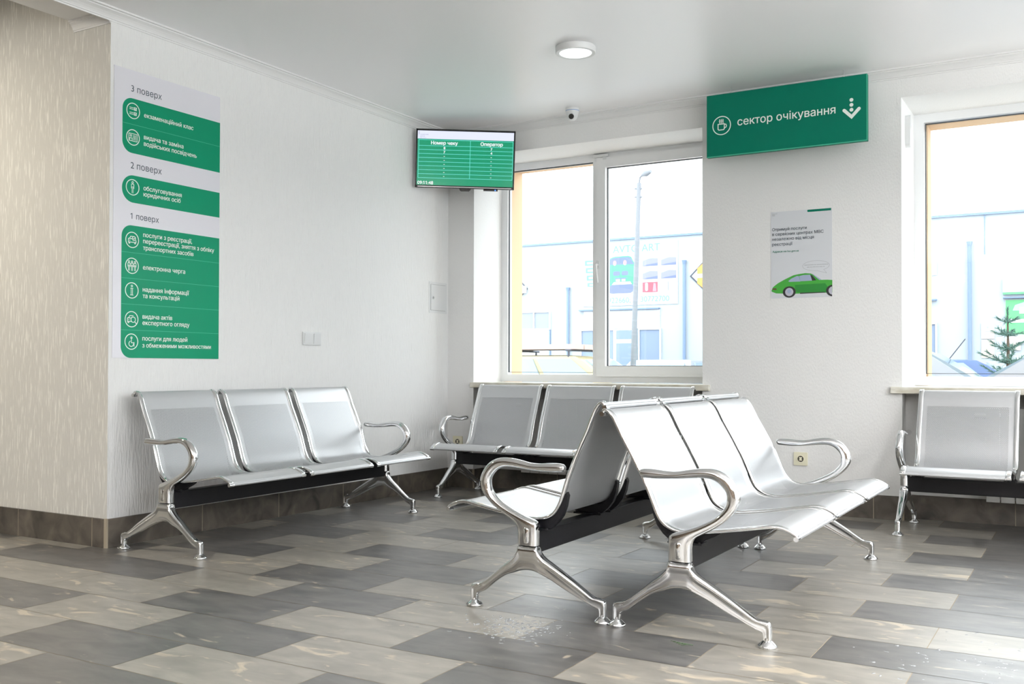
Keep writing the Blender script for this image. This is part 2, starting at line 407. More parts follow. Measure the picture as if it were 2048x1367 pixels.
baseboard('baseboard_window', [('x', 0, .012, W1[0], -.012, []), ('y', W1[0], 0, NICHE, .01, []), ('x', NICHE, W1[0], W1[1], -.012, [.9,1.5]), ('x', 0, W1[1], W2[0], -.012, [2.55,3.16]),
                               ('y', W2[0], 0, NICHE, .01, []), ('x', NICHE, W2[0], W2[1], -.012, [3.93,4.54]), ('x', 0, W2[1], ROOM_X1, -.012, [5.8,6.4,7.0,7.6])])
bm = bmesh.new(); box(bm, -.006, .012, LEFT_Y-.012, LEFT_Y-.002, 0, .148); struct('trim_4', bm, M['grout'])

# ------------------------------------------------------------------ windows
def frame_rect(bm, x0, x1, z0, z1, w, y0, y1, bev=.004):
    """four mitred members around an opening; w = (left, right, bottom, top) widths"""
    l, r, b, t = w
    P = [(x0,z0),(x1,z0),(x1,z1),(x0,z1)]; Q = [(x0+l,z0+b),(x1-r,z0+b),(x1-r,z1-t),(x0+l,z1-t)]
    for i in range(4):
        j = (i+1) % 4
        ring_ = [P[i], P[j], Q[j], Q[i]]
        s = .0004
        loft(bm, [[(x, y, z) for x, z in ring_] for y in (y0, y1)])
def window(name, x0, x1, z0, z1, y, fixed, sash, sill, hnd):
    bm = bmesh.new(); frame_rect(bm, x0, x1, z0, z1, (.060,.060,.058,.055), y, y+.065)
    w = struct(name, bm, M['pvc'])
    fx0, fx1, fz0, fz1 = fixed
    if sash:
        sx0, sx1, sz0, sz1 = sash
        b = bmesh.new(); box(b, fx1, sx0+.035, y+.002, y+.063, z0+.05, z1-.05); obj('mullion', b, M['pvc'], w)
        b = bmesh.new(); frame_rect(b, sx0, sx1, sz0, sz1, (.075,.075,.079,.075), y-.022, y+.06); s = obj('sash', b, M['pvc'], w)
        g = bmesh.new(); frame_rect(g, sx0+.0745, sx1-.0745, sz0+.0785, sz1-.0745, (.005,.005,.004,.005), y+.012, y+.03); obj('gasket', g, M['gasket'], s)
        g = bmesh.new(); box(g, sx0+.07, sx1-.07, y+.032, y+.038, sz0+.07, sz1-.07); obj('pane', g, M['glass'], s)
        h = bmesh.new(); hx, hz = hnd
        poly(h, Plane((hx, y-.022, hz), (1,0,0), (0,0,1)), rrect(-.015,.015,-.034,.034,.0148), 0, .010)
        tube(h, [(hx,y-.03,hz),(hx,y-.062,hz)], .010, 12)
        tube(h, [(hx-.001,y-.060,hz+.004),(hx+.002,y-.064,hz-.03),(hx+.008,y-.062,hz-.09),(hx+.014,y-.058,hz-.135)], [.011,.0105,.009,.007], 12)
        obj('handle', h, M['white'], s, smooth=True)
        d = bmesh.new(); box(d, sx0-.03, sx0+.10, y-.03, y-.001, z1-.030, z1-.008, bev=.003); box(d, sx0+.055, sx0+.085, y-.028, y-.002, z1-.050, z1-.030, bev=.003); obj('contact_sensor', d, M['white'], w)
    g = bmesh.new(); frame_rect(g, fx0-.0005, fx1+.0005, fz0-.0005, fz1+.0005, (.005,.004,.003,.005), y+.014, y+.03); obj('gasket', g, M['gasket'], w)
    g = bmesh.new(); box(g, fx0-.01, fx1+.01, y+.032, y+.038, fz0-.01, fz1+.01); obj('pane', g, M['glass'], w)
    b = bmesh.new(); box(b, sill[0], sill[1], -.03, y+.01, SILL, .81, bev=.003); obj('sill', b, M['stone'], w)
    return w
w1 = window('window_1', W1[0], W1[1], .812, W1[2], .41, (.297,1.049,.886,2.488), (1.088,2.02,.857,2.512), (.221,2.117), (1.103,1.70))
w2 = window('window_2', W2[0], W2[1], .812, W2[2], .50, (3.392,5.09,.889,2.514), None, (3.262,5.2), None)
b = bmesh.new(); poly(b, Plane((W2[0], .17, 2.40), (0,1,0), (0,0,1)), rrect(-.028,.028,-.10,.10,.026), 0, .03); obj('blind_bracket', b, M['white'], w2)
for i, (a, c) in enumerate(RIGHT_WIN):
    bm = bmesh.new(); mid = (a+c)/2
    for y0, y1, z0, z1 in ((a,a+.06,.5,2.6),(c-.06,c,.5,2.6),(mid-.04,mid+.04,.5,2.6),(a,c,.5,.56),(a,c,2.54,2.6)): box(bm, ROOM_X1+.10, ROOM_X1+.16, y0, y1, z0, z1)
    w = struct('window_%d' % (i+3), bm, M['pvc'])
    g = bmesh.new(); box(g, ROOM_X1+.125, ROOM_X1+.131, a+.05, c-.05, .6, 2.5); obj('pane', g, M['glass'], w)

# ------------------------------------------------------------------ waiting benches
SW, SPITCH, HALF = .531, .5745, .88
PROF = [(-.290,.781),(-.284,.793),(-.268,.789),(-.250,.766),(-.236,.735),(-.218,.690),(-.192,.635),(-.165,.575),(-.140,.515),(-.120,.455),(-.104,.410),(-.082,.376),(-.048,.356),
        (-.005,.348),(.05,.352),(.12,.361),(.20,.374),(.27,.386),(.305,.3915),(.335,.390),(.362,.381),(.385,.3685),(.3875,.362)]
def recline(p):
    u, z = p; t = max(0, (z-.42)/.375); return (u-.026*t, z-.025*t)
PROF_R = [recline(p) for p in PROF]
def arc(pts):
    s = [0.0]
    for a, b in zip(pts, pts[1:]): s.append(s[-1]+math.dist(a, b))
    return s
def normals(pts):
    out = []
    for i in range(len(pts)):
        a = pts[max(i-1,0)]; b = pts[min(i+1,len(pts)-1)]; d = Vector((b[0]-a[0], b[1]-a[1])).normalized(); out.append((d.y*-1, d.x))
    return out
def seat_mesh(prof, name):
    P = catmull(prof, 4); S = arc(P); Nn = normals(P); bm = bmesh.new(); uvl = bm.loops.layers.uv.new('UVMap')
    NW = 6; T = .0018; hw = SW/2-.008
    vs = [-hw+2*hw*i/NW for i in range(NW+1)]
    top = [[bm.verts.new((p[0], v, p[1])) for v in vs] for p in P]
    bot = [[bm.verts.new((p[0]-n[0]*T, v, p[1]-n[1]*T)) for v in vs] for p, n in zip(P, Nn)]
    def face(q, uv):
        f = bm.faces.new(q)
        for l, t in zip(f.loops, uv): l[uvl].uv = t
    for i in range(len(P)-1):
        for j in range(NW):
            uv = [(vs[j]+SW/2, S[i]), (vs[j+1]+SW/2, S[i]), (vs[j+1]+SW/2, S[i+1]), (vs[j]+SW/2, S[i+1])]
            face((top[i][j], top[i][j+1], top[i+1][j+1], top[i+1][j]), uv)
            face((bot[i][j], bot[i+1][j], bot[i+1][j+1], bot[i][j+1]), [uv[0], uv[3], uv[2], uv[1]])
        for j in (0, NW): face((top[i][j], top[i+1][j], bot[i+1][j], bot[i][j]), [(0,0)]*4)
    for i in (0, len(P)-1):
        for j in range(NW): face((top[i][j], top[i][j+1], bot[i][j+1], bot[i][j]), [(0,0)]*4)
    # rolled top and front edges
    k = len(bm.faces)
    for c, r in ((P[1], .0085), (P[-2], .0075)):
        tube(bm, [(c[0], -hw, c[1]-r*.8), (c[0], hw, c[1]-r*.8)], r, 12)
    i0 = min(range(len(P)), key=lambda i: abs(P[i][0]-P[len(P)//6][0]))
    vtop = next(S[i] for i in range(len(P)) if P[i][1] < prof[4][1]+.004)
    vfr = next(S[i] for i in range(len(P)) if P[i][0] > .285)
    return bm, vtop, vfr, P
def rail_mesh(prof):
    P = catmull(prof, 3); Nn = normals(P); bm = bmesh.new(); rings = []; n = 12
    for p, q in zip(P, Nn):
        ring_ = []
        for k in range(n):
            a = 2*math.pi*k/n; ca = math.copysign(abs(math.cos(a))**.62, math.cos(a)); sa = math.copysign(abs(math.sin(a))**.62, math.sin(a))
            ring_.append((p[0]+q[0]*(.0068*sa-.0015), .0142*ca, p[1]+q[1]*(.0068*sa-.0015)))
        rings.append(ring_)
    loft(bm, rings)
    for c, d, r in ((P[0], P[2], .0092), (P[-1], P[-3], .0085)):      # end caps
        c = Vector((c[0], 0, c[1])); d = Vector((d[0], 0, d[1])); t = (d-c).normalized()
        tube(bm, [c-t*.006+Vector((0,-.0148,0)), c-t*.006+Vector((0,.0148,0))], r, 12)
    return bm
def section(A, B, t, e, n=20):
    A = Vector((A[0],0,A[1])); B = Vector((B[0],0,B[1])); c = (A+B)/2; d = (B-A)/2; out = []
    for k in range(n):
        a = 2*math.pi*k/n
        ca = math.copysign(abs(math.cos(a))**(2/e), math.cos(a)); sa = math.copysign(abs(math.sin(a))**(2/e), math.sin(a))
        out.append(c+d*ca+Vector((0, t/2*sa, 0)))
    return out
WEB = ((0,0),(.02,.42),(.07,.78),(.15,.97),(.24,1.0),(.33,.93),(.39,.74),(.45,.70),(.62,.70),(.78,.70),(.84,.74),(.91,.72),(.97,.45),(1,0))
def web_section(A, B, t):
    A = Vector((A[0],0,A[1])); B = Vector((B[0],0,B[1])); Y = Vector((0,1,0))
    return [A+(B-A)*s+Y*(t/2*h) for s, h in WEB]+[A+(B-A)*s-Y*(t/2*h) for s, h in WEB[-2:0:-1]]
def sweep_web(bm, st, sub=3):
    flat = catmull([(*a, *b, t, e) for a, b, t, e in st], sub)
    loft(bm, [web_section((f[0],f[1]), (f[2],f[3]), f[4]) for f in flat])
def sweep(bm, st, sub=3, n=20):
    flat = catmull([(*a, *b, t, e) for a, b, t, e in st], sub)
    loft(bm, [section((f[0],f[1]), (f[2],f[3]), f[4], f[5], n) for f in flat])
def arm_mesh():
    st = [((-.152,.553),(-.152,.547),.010,2.0),((-.149,.5595),(-.149,.540),.024,2.0),((-.140,.5645),(-.141,.5345),.031,2.0),((-.118,.566),(-.118,.533),.033,2.0),((-.085,.565),(-.085,.532),.033,2.0),((-.045,.5615),(-.045,.533),.033,2.0),
          ((-.006,.563),(-.006,.5355),.034,2.0),((.043,.5725),(.040,.5405),.035,2.0),((.095,.578),(.085,.5435),.036,2.0),((.140,.572),(.115,.5405),.038,2.1),((.178,.550),(.142,.5255),.040,2.1),
          ((.205,.512),(.162,.500),.041,2.2),((.2125,.478),(.165,.474),.042,2.2),((.204,.450),(.158,.449),.042,2.2),((.184,.423),(.141,.428),.042,2.2),((.157,.398),(.119,.410),.042,2.3),
          ((.124,.375),(.088,.393),.043,2.4),((.090,.356),(.056,.378),.044,2.6),((.060,.339),(.014,.361),.046,3.0),((.046,.320),(-.022,.349),.047,3.4),((.0415,.302),(-.038,.336),.047,3.8),((.041,.284),(-.0395,.300),.047,4.0),((.041,.2545),(-.0395,.2545),.047,4.0)]
    bm = bmesh.new(); sweep(bm, st, 3, 24)
    for s in (-1, 1):   # raised pill on both faces of the post
        pl = Plane((0, s*.0225, .292), (-s,0,0) if s > 0 else (1,0,0), (0,0,1))
        ring(bm, pl, 0, .0, .0, .0) if False else None
        o = rrect(-.0125,.0125,-.031,.031,.0122, n=6); i_ = rrect(-.009,.009,-.0275,.0275,.0088, n=6)
        a = [bm.verts.new(pl.p(x, y, 0)) for x, y in o]; b2 = [bm.verts.new(pl.p(x, y, .0032)) for x, y in i_]
        m_ = len(a)
        for k in range(m_): bm.faces.new((a[k], a[(k+1) % m_], b2[(k+1) % m_], b2[k]))
        bm.faces.new(b2)
    return bm
def leg_mesh(mir):
    st = [((-.317,.026),(-.289,.024),.027,2.4),((-.317,.068),(-.2885,.042),.028,2.4),((-.309,.0835),(-.283,.048),.029,2.4),((-.288,.0885),(-.262,.056),.031,2.4),((-.262,.0945),(-.24,.066),.033,2.4),((-.187,.143),(-.165,.098),.036,2.5),((-.118,.184),(-.100,.130),.040,2.6),
          ((-.066,.214),(-.056,.148),.044,2.8),((-.046,.236),(-.040,.154),.046,3.0),((-.0395,.2525),(-.026,.1575),.047,3.4),((-.02,.2528),(-.012,.1592),.047,3.6),((.0,.2528),(.0,.1595),.047,3.6),((.02,.2528),(.010,.159),.047,3.6),((.0405,.2525),(.022,.1575),.047,3.4),((.046,.228),(.040,.153),.046,3.0),((.072,.199),(.06,.145),.043,2.7),
          ((.112,.167),(.097,.132),.039,2.6),((.158,.129),(.140,.104),.035,2.5),((.205,.096),(.183,.068),.032,2.4),((.232,.089),(.208,.055),.031,2.4),((.247,.083),(.222,.045),.029,2.4),((.2515,.068),(.2225,.038),.028,2.4),((.2515,.026),(.2235,.024),.027,2.4)]
    if mir: st = [((-a[0],a[1]),(-b[0],b[1]),t,e) for a, b, t, e in st][::-1]
    bm = bmesh.new(); sweep_web(bm, st, 4)
    return bm
def foot_mesh():
    bm = bmesh.new(); lathe(bm, [(.0,.0),(.030,.0),(.0325,.004),(.0325,.007),(.027,.012),(.017,.021),(.012,.024),(.0115,.032),(.0,.032)], n=28); return bm
def bracket_mesh(prof):
    P = [p for p in catmull(prof, 3)]; Nn = normals(P)
    up_ = [(p[0]-n[0]*.006, p[1]-n[1]*.006) for p, n in zip(P, Nn) if p[1] < .47 and p[0] < .125]
    low = [(.125,.350),(.105,.338),(.07,.322),(.052,.306),(-.052,.306),(-.066,.316),(-.088,.334),(-.110,.362),(-.124,.398),(-.132,.440)]
    out = up_+low; bm = bmesh.new()
    pl = Plane((0,0,0), (1,0,0), (0,0,1)); poly(bm, pl, out, -.012, .012)
    box(bm, -.062, .062, -.03, .03, .3045, .311)
    for u in (-.05, .05):
        for v in (-.021, .021): lathe(bm, [(.0,.311),(.006,.311),(.006,.315),(.0,.316)], (u, v, 0), 8)
    return bm
perf_cache = {}
def build_bench_meshes():
    R = {}
    for key, prof in (('std', PROF), ('rec', PROF_R)):
        bm, v0, v1, P = seat_mesh(prof, key); m = perforated('perforated_steel_'+key, SW, v0+.035, v1)
        def mesh(name, b, mt, sm=True):
            bmesh.ops.recalc_face_normals(b, faces=b.faces[:]); me = bpy.data.meshes.new(name); b.to_mesh(me); b.free(); me.materials.append(mt)
            if sm: me.polygons.foreach_set('use_smooth', [True]*len(me.polygons)); me.set_sharp_from_angle(angle=math.radians(50))
            return me
        R[key] = dict(seat=mesh('seat', bm, m), rail=mesh('side_rail', rail_mesh(prof), M['chrome']), bracket=mesh('bracket', bracket_mesh(prof), M['black'], False))
    R['arm'] = mesh('armrest', arm_mesh(), M['chrome']); R['leg'] = mesh('leg', leg_mesh(False), M['chrome']); R['leg_mir'] = mesh('leg', leg_mesh(True), M['chrome'])
    R['foot'] = mesh('foot', foot_mesh(), M['chrome'])
    b = bmesh.new(); box(b, -.027, .027, -HALF+.02, HALF-.02, .222, .3045, bev=.004); R['beam'] = mesh('beam', b, M['black'], False)
    b = bmesh.new(); tube(b, [(-.27,-.011,.787),(-.27,.011,.787)], .0125, 12); tube(b, [(-.275,0,.785),(-.300,0,.772)], .007, 10); R['clip'] = mesh('clip', b, M['chrome'])
    return R
BM = build_bench_meshes()
def bench(x, y, ang, label, key='std', mir=False, clips=False):
    root = empty('waiting_bench', (x, y, 0), ang)
    tag(root, label, 'bench', 'silver perforated three-seat benches')
    link('beam', BM['beam'], root)
    for i in (-1, 0, 1):
        s = link('seat', BM[key]['seat'], root, (0, i*SPITCH, 0))
        for v in (-1, 1):
            link('side_rail', BM[key]['rail'], s, (0, v*(SW/2-.0115), 0)); link('bracket', BM[key]['bracket'], s, (0, v*(SW/2-.03), 0))
    for v in (-1, 1):
        link('armrest', BM['arm'], root, (0, v*HALF, 0))
        l = link('leg', BM['leg_mir' if mir else 'leg'], root, (0, v*HALF, 0))
        for u in (-.303, .2375): link('foot', BM['foot'], l, ((-u if mir else u), 0, 0))
    if clips:
        for v in (-.5, .5): link('clip', BM['clip'], root, (0, v*SPITCH, 0))
    return root
PI = math.pi
bench(3.094, -2.264, -.0005, 'silver three-seat bench in the middle, front one of the back-to-back pair', 'rec', True)
bench(2.481, -2.266, PI+.0162, 'silver three-seat bench behind the middle one, back to back with it, facing the left wall', 'std', False, True)
bench(.383, -2.173, .0134, 'silver three-seat bench along the left wall below the green floor directory')
bench(1.188, -.330, -PI/2+.0145, 'silver three-seat bench below the two-pane window, in the corner under the television')
bench(4.274, -.357, -PI/2-.0106, 'silver bench cut off by the right edge, below the single-pane window')


# ------------------------------------------------------------------ floor directory on the left wall
PL = Plane((0, 0, 0), (0,1,0), (0,0,1))        # (y, z) drawn on the plane x = 0, facing +x
root = empty('information_board', (0, -2.71, .967)); tag(root, 'tall white floor directory with green panels on the left wall', 'sign')
def on_wall(bm, name, m, par, smooth=False):
    r = par
    while r.parent: r = r.parent
    bmesh.ops.translate(bm, verts=bm.verts[:], vec=-r.location)
    return obj(name, bm, m, par, smooth)
bm = bmesh.new(); rect(bm, PL, -3.068, -2.3515, .9665, 2.472, .0008, .003); on_wall(bm, 'backing', M['board'], root)
for z0, z1, r in ((2.0375,2.3245,.06), (1.7785,1.9215,.0705), (.967,1.659,.06)):
    bm = bmesh.new(); poly(bm, PL, rrect(-3.0165, -2.352, z0, z1, r, (1,0,0,1), 12), .003, .0036); on_wall(bm, 'green_panel', M['green'], root)
H0, H1 = .0036, .0042
for z in (2.188, 1.517, 1.3817, 1.247, 1.112):
    bm = bmesh.new(); rect(bm, PL, -3.0155, -2.353, z-.0011, z+.0011, H0, H1-.0003); on_wall(bm, 'divider', M['div_ink'], root)
for s, y0, y1, z in (('3 поверх',-2.964,-2.767,2.360), ('2 поверх',-2.964,-2.764,1.957), ('1 поверх',-2.962,-2.780,1.6935)):
    bm = bmesh.new(); text(bm, PL, s, y0, z, y1-y0, h0=.003, h1=.0036); on_wall(bm, 'lettering', M['ink'], root)
for s, y1, z in (('екзаменаційний клас',-2.549,2.2415), ('видача та заміна',-2.618,2.1255), ('водійських посвідчень',-2.524,2.0905), ('обслуговування',-2.628,1.8545), ('юридичних осіб',-2.635,1.8225),
                 ('послуги з реєстрації,',-2.553,1.607), ('перереєстрації, зняття з обліку',-2.392,1.574), ('транспортних засобів',-2.542,1.5385), ('електронна черга',-2.600,1.4347),
                 ('надання інформації',-2.571,1.318), ('та консультацій',-2.638,1.2845), ('видача актів',-2.687,1.175), ('експертного огляду',-2.567,1.142), ('послуги для людей',-2.581,1.0595), ('з обмеженими можливостями',-2.4105,1.023)):
    bm = bmesh.new(); text(bm, PL, s, -2.882, z, y1+2.882, bold=.012, h0=H0, h1=H1); on_wall(bm, 'lettering', M['white_ink'], root)
IY = -2.951; lw = .0042
def person(x, z, k):
    ring(bm, PL, x, z+.025*k, .0052*k, .003, H0, H1, 14)
    stroke(bm, PL, [(x-.0075*k,z-.006*k),(x-.0075*k,z+.016*k),(x+.0075*k,z+.016*k),(x+.0075*k,z-.006*k)], .0028, H0, H1)
    stroke(bm, PL, [(x-.0035*k,z+.004*k),(x-.0035*k,z-.030*k)], .0026, H0, H1); stroke(bm, PL, [(x+.0035*k,z+.004*k),(x+.0035*k,z-.030*k)], .0026, H0, H1)
def car_icon(x, z, half=False):
    stroke(bm, PL, [(x-.016,z+.008),(x-.010,z+.018),(x+.012,z+.018)], .0034, H0, H1)
    stroke(bm, PL, [(x-.001,z+.006),(x-.024,z+.006),(x-.024,z-.012),(x+(.0 if half else .024),z-.012)], .0034, H0, H1)
    if not half: stroke(bm, PL, [(x+.024,z-.012),(x+.024,z-.001)], .0034, H0, H1)
    disc(bm, PL, x-.015, z-.003, .0028, H0, H1, 10)
    for dx in ((-.018,) if half else (-.018, .018)): stroke(bm, PL, [(x+dx-.003,z-.013),(x+dx-.003,z-.019),(x+dx+.003,z-.019),(x+dx+.003,z-.013)], .003, H0, H1)
def picto_start(z):
    global bm
    bm = bmesh.new(); ring(bm, PL, IY, z, .0400, lw, H0, H1, 40)
def picto_end(): on_wall(bm, 'pictogram', M['white_ink'], root)
picto_start(2.2594)
z = 2.2594
for dz in (.012, -.014):
    for d2 in (-.004, .004): stroke(bm, PL, [(IY-.022,z+dz+d2),(IY+.001,z+dz+d2)], .003, H0, H1)
    stroke(bm, PL, [(IY+.006,z+dz-.007),(IY+.006,z+dz+.007),(IY+.020,z+dz+.007),(IY+.020,z+dz-.007)], .0032, H0, H1, closed=True); stroke(bm, PL, [(IY+.009,z+dz+.001),(IY+.013,z+dz-.003),(IY+.021,z+dz+.007)], .0028, H0, H1)
picto_end()
picto_start(2.1201)
z = 2.1201
stroke(bm, PL, [(IY-.026,z-.019),(IY-.026,z+.019),(IY+.026,z+.019),(IY+.026,z-.019)], .0032, H0, H1, closed=True); ring(bm, PL, IY-.013, z+.008, .0048, .003, H0, H1, 14)
stroke(bm, PL, [(IY-.020,z-.014),(IY-.020,z-.004),(IY-.006,z-.004),(IY-.006,z-.014)], .003, H0, H1)
for d in (.010, .003, -.004, -.011): stroke(bm, PL, [(IY+.001,z+d),(IY+.019,z+d)], .0028, H0, H1)
picto_end()
picto_start(1.8588)
person(IY, 1.8588, 1.0)
picto_end()
picto_start(1.4479)
for d in (-.019, 0, .019): person(IY+d, 1.4479, .85)
picto_end()
picto_start(1.5833)
car_icon(IY, 1.5833); ring(bm, PL, IY+.011, 1.5833+.008, .0105, .0032, H0, H1, 20); stroke(bm, PL, [(IY+.006,1.5833+.009),(IY+.010,1.5833+.004),(IY+.019,1.5833+.014)], .003, H0, H1)
picto_end()
picto_start(1.3193)
z = 1.3193
ring(bm, PL, IY, z+.023, .0045, .0032, H0, H1, 14)
for a, b_ in (((IY-.0075,z+.011),(IY+.0075,z+.011)), ((IY-.009,z-.024),(IY+.009,z-.024)), ((IY-.004,z+.011),(IY-.004,z-.024)), ((IY+.004,z+.011),(IY+.004,z-.024))): stroke(bm, PL, [a, b_], .003, H0, H1)
picto_end()
picto_start(1.1688)
z = 1.1688; car_icon(IY-.002, z, True); ring(bm, PL, IY+.010, z-.002, .014, .0036, H0, H1, 22); stroke(bm, PL, [(IY+.020,z-.012),(IY+.028,z-.021)], .0042, H0, H1)
picto_end()
picto_start(1.0521)
z = 1.0521
ring(bm, PL, IY, z+.020, .0045, .0034, H0, H1, 14); stroke(bm, PL, [(IY,z+.014),(IY,z-.006),(IY+.013,z-.006)], .0034, H0, H1); stroke(bm, PL, [(IY+.0165,z-.004),(IY+.0165,z-.024)], .0034, H0, H1)
stroke(bm, PL, [(IY-.001+.0145*math.cos(a), z-.011+.0145*math.sin(a)) for a in [2.0+k*.33 for k in range(14)]], .0034, H0, H1)
picto_end()

# ------------------------------------------------------------------ small things on the walls
root = empty('light_switch', (0, -1.565, 1.105)); tag(root, 'white double rocker light switch on the left wall beside the floor directory', 'switch')
bm = bmesh.new(); rect(bm, PL, -1.652, -1.478, 1.0625, 1.1475, 0, .008)
bmesh.ops.bevel(bm, geom=bm.edges[:], offset=.003, segments=2, affect='EDGES'); on_wall(bm, 'frame', M['white'], root)
for y in (-1.608, -1.522):
    bm = bmesh.new(); pts = [(y-.030,1.073),(y+.030,1.073),(y+.030,1.137),(y-.030,1.137)]
    a = [bm.verts.new(PL.p(p[0], p[1], .008)) for p in pts]; b = [bm.verts.new(PL.p(p[0]*1.0, p[1], .0155 if p[1] > 1.1 else .0105)) for p in pts]
    bm.faces.new(b)
    for i in range(4): bm.faces.new((a[i], a[(i+1)%4], b[(i+1)%4], b[i]))
    on_wall(bm, 'rocker', M['white'], root)
root = empty('access_hatch', (0, -.14, 1.456)); tag(root, 'small white metal access hatch with a round lock near the room corner', 'hatch')
bm = bmesh.new(); frame_pts = rrect(-.259,-.021,1.338,1.574,.004, n=2); poly(bm, PL, frame_pts, 0, .003); on_wall(bm, 'frame', M['white'], root)
bm = bmesh.new(); rect(bm, PL, -.239, -.042, 1.357, 1.555, .003, .0035); on_wall(bm, 'gap', M['gasket'], root)
bm = bmesh.new(); rect(bm, PL, -.2375, -.0435, 1.3585, 1.5535, .003, .0055); d = on_wall(bm, 'door', M['white'], root)
bm = bmesh.new(); disc(bm, PL, -.213, 1.452, .010, .0055, .009, 18); ring(bm, PL, -.213, 1.452, .009, .003, .009, .0105, 18); on_wall(bm, 'lock', M['chrome'], d)
PY = Plane((0, 0, 0), (1,0,0), (0,0,1))        # (x, z) drawn on the plane y = 0, facing -y
def socket(x, z, label):
    root = empty('wall_socket', (x, 0, z)); tag(root, label, 'socket', 'cream wall sockets on the window wall')
    bm = bmesh.new(); poly(bm, PY, rrect(x-.043,x+.043,z-.042,z+.042,.005,n=3), 0, .009); on_wall(bm, 'plate', M['cream'], root)
    bm = bmesh.new(); ring(bm, PY, x, z, .0215, .004, .009, .0125, 28); on_wall(bm, 'rim', M['cream'], root)
    bm = bmesh.new(); disc(bm, PY, x, z, .0195, .009, .0094, 24); w_ = on_wall(bm, 'well', M['socket_dark'], root)
    bm = bmesh.new(); rect(bm, PY, x-.009, x+.009, z-.011, z+.011, .0094, .0105); o = on_wall(bm, 'insert', M['cream'], root)
    bm = bmesh.new()
    for dx in (-.0085, .0085): disc(bm, PY, x+dx, z, .003, .0094, .0109, 10)
    on_wall(bm, 'pin_hole', M['gasket'], root)
socket(2.717, .345, 'cream wall socket below the car poster, seen through the chair arm')
socket(.098, .352, 'cream wall socket in the room corner, half hidden behind the bench under the window')
def radiator(x0, n, label):
    root = empty('radiator', (x0, .06, .14)); tag(root, label, 'radiator', 'white sectional radiators in the window niches')
    p = .0775
    bm = bmesh.new()
    for i in range(n):
        a = x0+i*p
        box(bm, a+.002, a+p-.003, .034, .042, .141, .690, bev=.002)
        box(bm, a+.03, a+p-.03, .042, .112, .15, .68)
        for y in (.050, .066, .082, .098): box(bm, a+.006, a+p-.007, y, y+.004, .16, .685)
    on_wall(bm, 'fins', M['rad'], root)
    for z in (.20, .64):
        bm = bmesh.new(); tube(bm, [(x0-.06,.075,z),(x0+n*p+.02,.075,z)], .016, 14); on_wall(bm, 'header_pipe', M['rad'], root)
radiator(.636, 14, 'white sectional radiator under the two-pane window, behind the corner bench')
radiator(3.78, 12, 'white sectional radiator under the single-pane window at the right edge')

# poster with the green car
root = empty('poster', (2.72, 0, 1.65)); tag(root, 'white poster with a green vintage car on the wall between the windows', 'poster')
bm = bmesh.new(); rect(bm, PY, 2.527, 2.914, 1.373, 1.934, .0005, .0022); on_wall(bm, 'sheet', M['paper'], root)
A0, A1 = .0022, .0026
for s, x1, z in (('Отримуй послуги',2.7565,1.8105), ('в сервісних центрах МВС',2.8615,1.7795), ('незалежно від місця',2.801,1.748), ('реєстрації',2.667,1.7145)):
    bm = bmesh.new(); text(bm, PY, s, 2.536, z, x1-2.536, bold=.012, h1=A1); on_wall(bm, 'lettering', M['ink'], root)
bm = bmesh.new(); text(bm, PY, 'Адреси на hsc.gov.ua', 2.5385, 1.670, .168, bold=.012, h1=A1); on_wall(bm, 'lettering', M['green_dk'], root); bm = bmesh.new(); poly(bm, PY, rrect(2.760,2.9085,1.9180,1.9325,.0071,(1,0,0,1),6), A0, A1); on_wall(bm, 'green_bar', M['green_dk'], root)
M['grey_ink'] = mat('grey_ink', srgb(165,168,172), .6)
bm = bmesh.new(); ell = [(2.814+.0835*math.cos(a), 1.5735+.032*math.sin(a)) for a in [-.95+k*(2*math.pi-.55)/40 for k in range(41)]]
stroke(bm, PY, ell+[(2.8805,1.5245)], .0016, A0, A1, closed=True); on_wall(bm, 'speech_bubble', M['grey_ink'], root); bm = bmesh.new()
for y, a, b in ((1.5795,2.742,2.886), (1.5655,2.758,2.872)):
    x = a
    while x < b: w_ = random.uniform(.003,.0045); rect(bm, PY, x, x+w_, y-.002, y+.0025, A0, A1); x += w_+random.choice((.0018,.0018,.0018,.005))
on_wall(bm, 'small_print', M['grey_ink'], root); bm = bmesh.new()
for i, (w_, z) in enumerate(((.028,1.9215),(.018,1.9150),(.016,1.9095))):
    x = 2.537
    while x < 2.537+w_: rect(bm, PY, x, x+.003, z-.0018, z+.0018, A0, A1); x += .0045
on_wall(bm, 'small_print', M['grey_ink'], root)
def cz(px, pz): return (2.530+(px-95)/1523*.3845, 1.4236+(1075-pz)/12.43*.00328+(px-95)/1523*(-.030)*0)
def carpt(L):   # outline read off the printed picture; the print is level on the sheet
    return [(2.530+(x-95)*.0002537, 1.4231-(y-(1075-(x-95)*.0485))*.0002605) for x, y in L]
M['car_green'] = mat('car_print_green', srgb(58,158,52), .5); M['car_dark'] = mat('car_print_dark', srgb(28,128,44), .5); M['tyre_print'] = mat('tyre_print', srgb(38,36,38), .5); M['rim_print'] = mat('rim_print', srgb(186,186,200), .5); M['glass_print'] = mat('window_print', srgb(160,172,200), .5); M['red_print'] = mat('tail_light_print', srgb(96,44,44), .5)
bm = bmesh.new()
poly(bm, PY, carpt([(95,1075),(110,1040),(135,985),(200,930),(260,885),(400,805),(530,740),(660,680),(800,650),(950,628),(1090,635),(1150,670),(1230,730),(1330,790),(1480,785),(1613,790),(1613,1090),(1450,1100),(820,1130),(700,1135),(400,1135),(220,1135),(110,1095)]), A0, A1, 0)
poly(bm, PY, carpt([(690,920),(1440,870),(1500,960),(1470,1085),(860,1105),(730,1100),(700,1020)]), A1, A1+.0002, 1)
poly(bm, PY, carpt([(130,1010),(220,1010),(235,1045),(120,1045)]), A1, A1+.0002, 2)
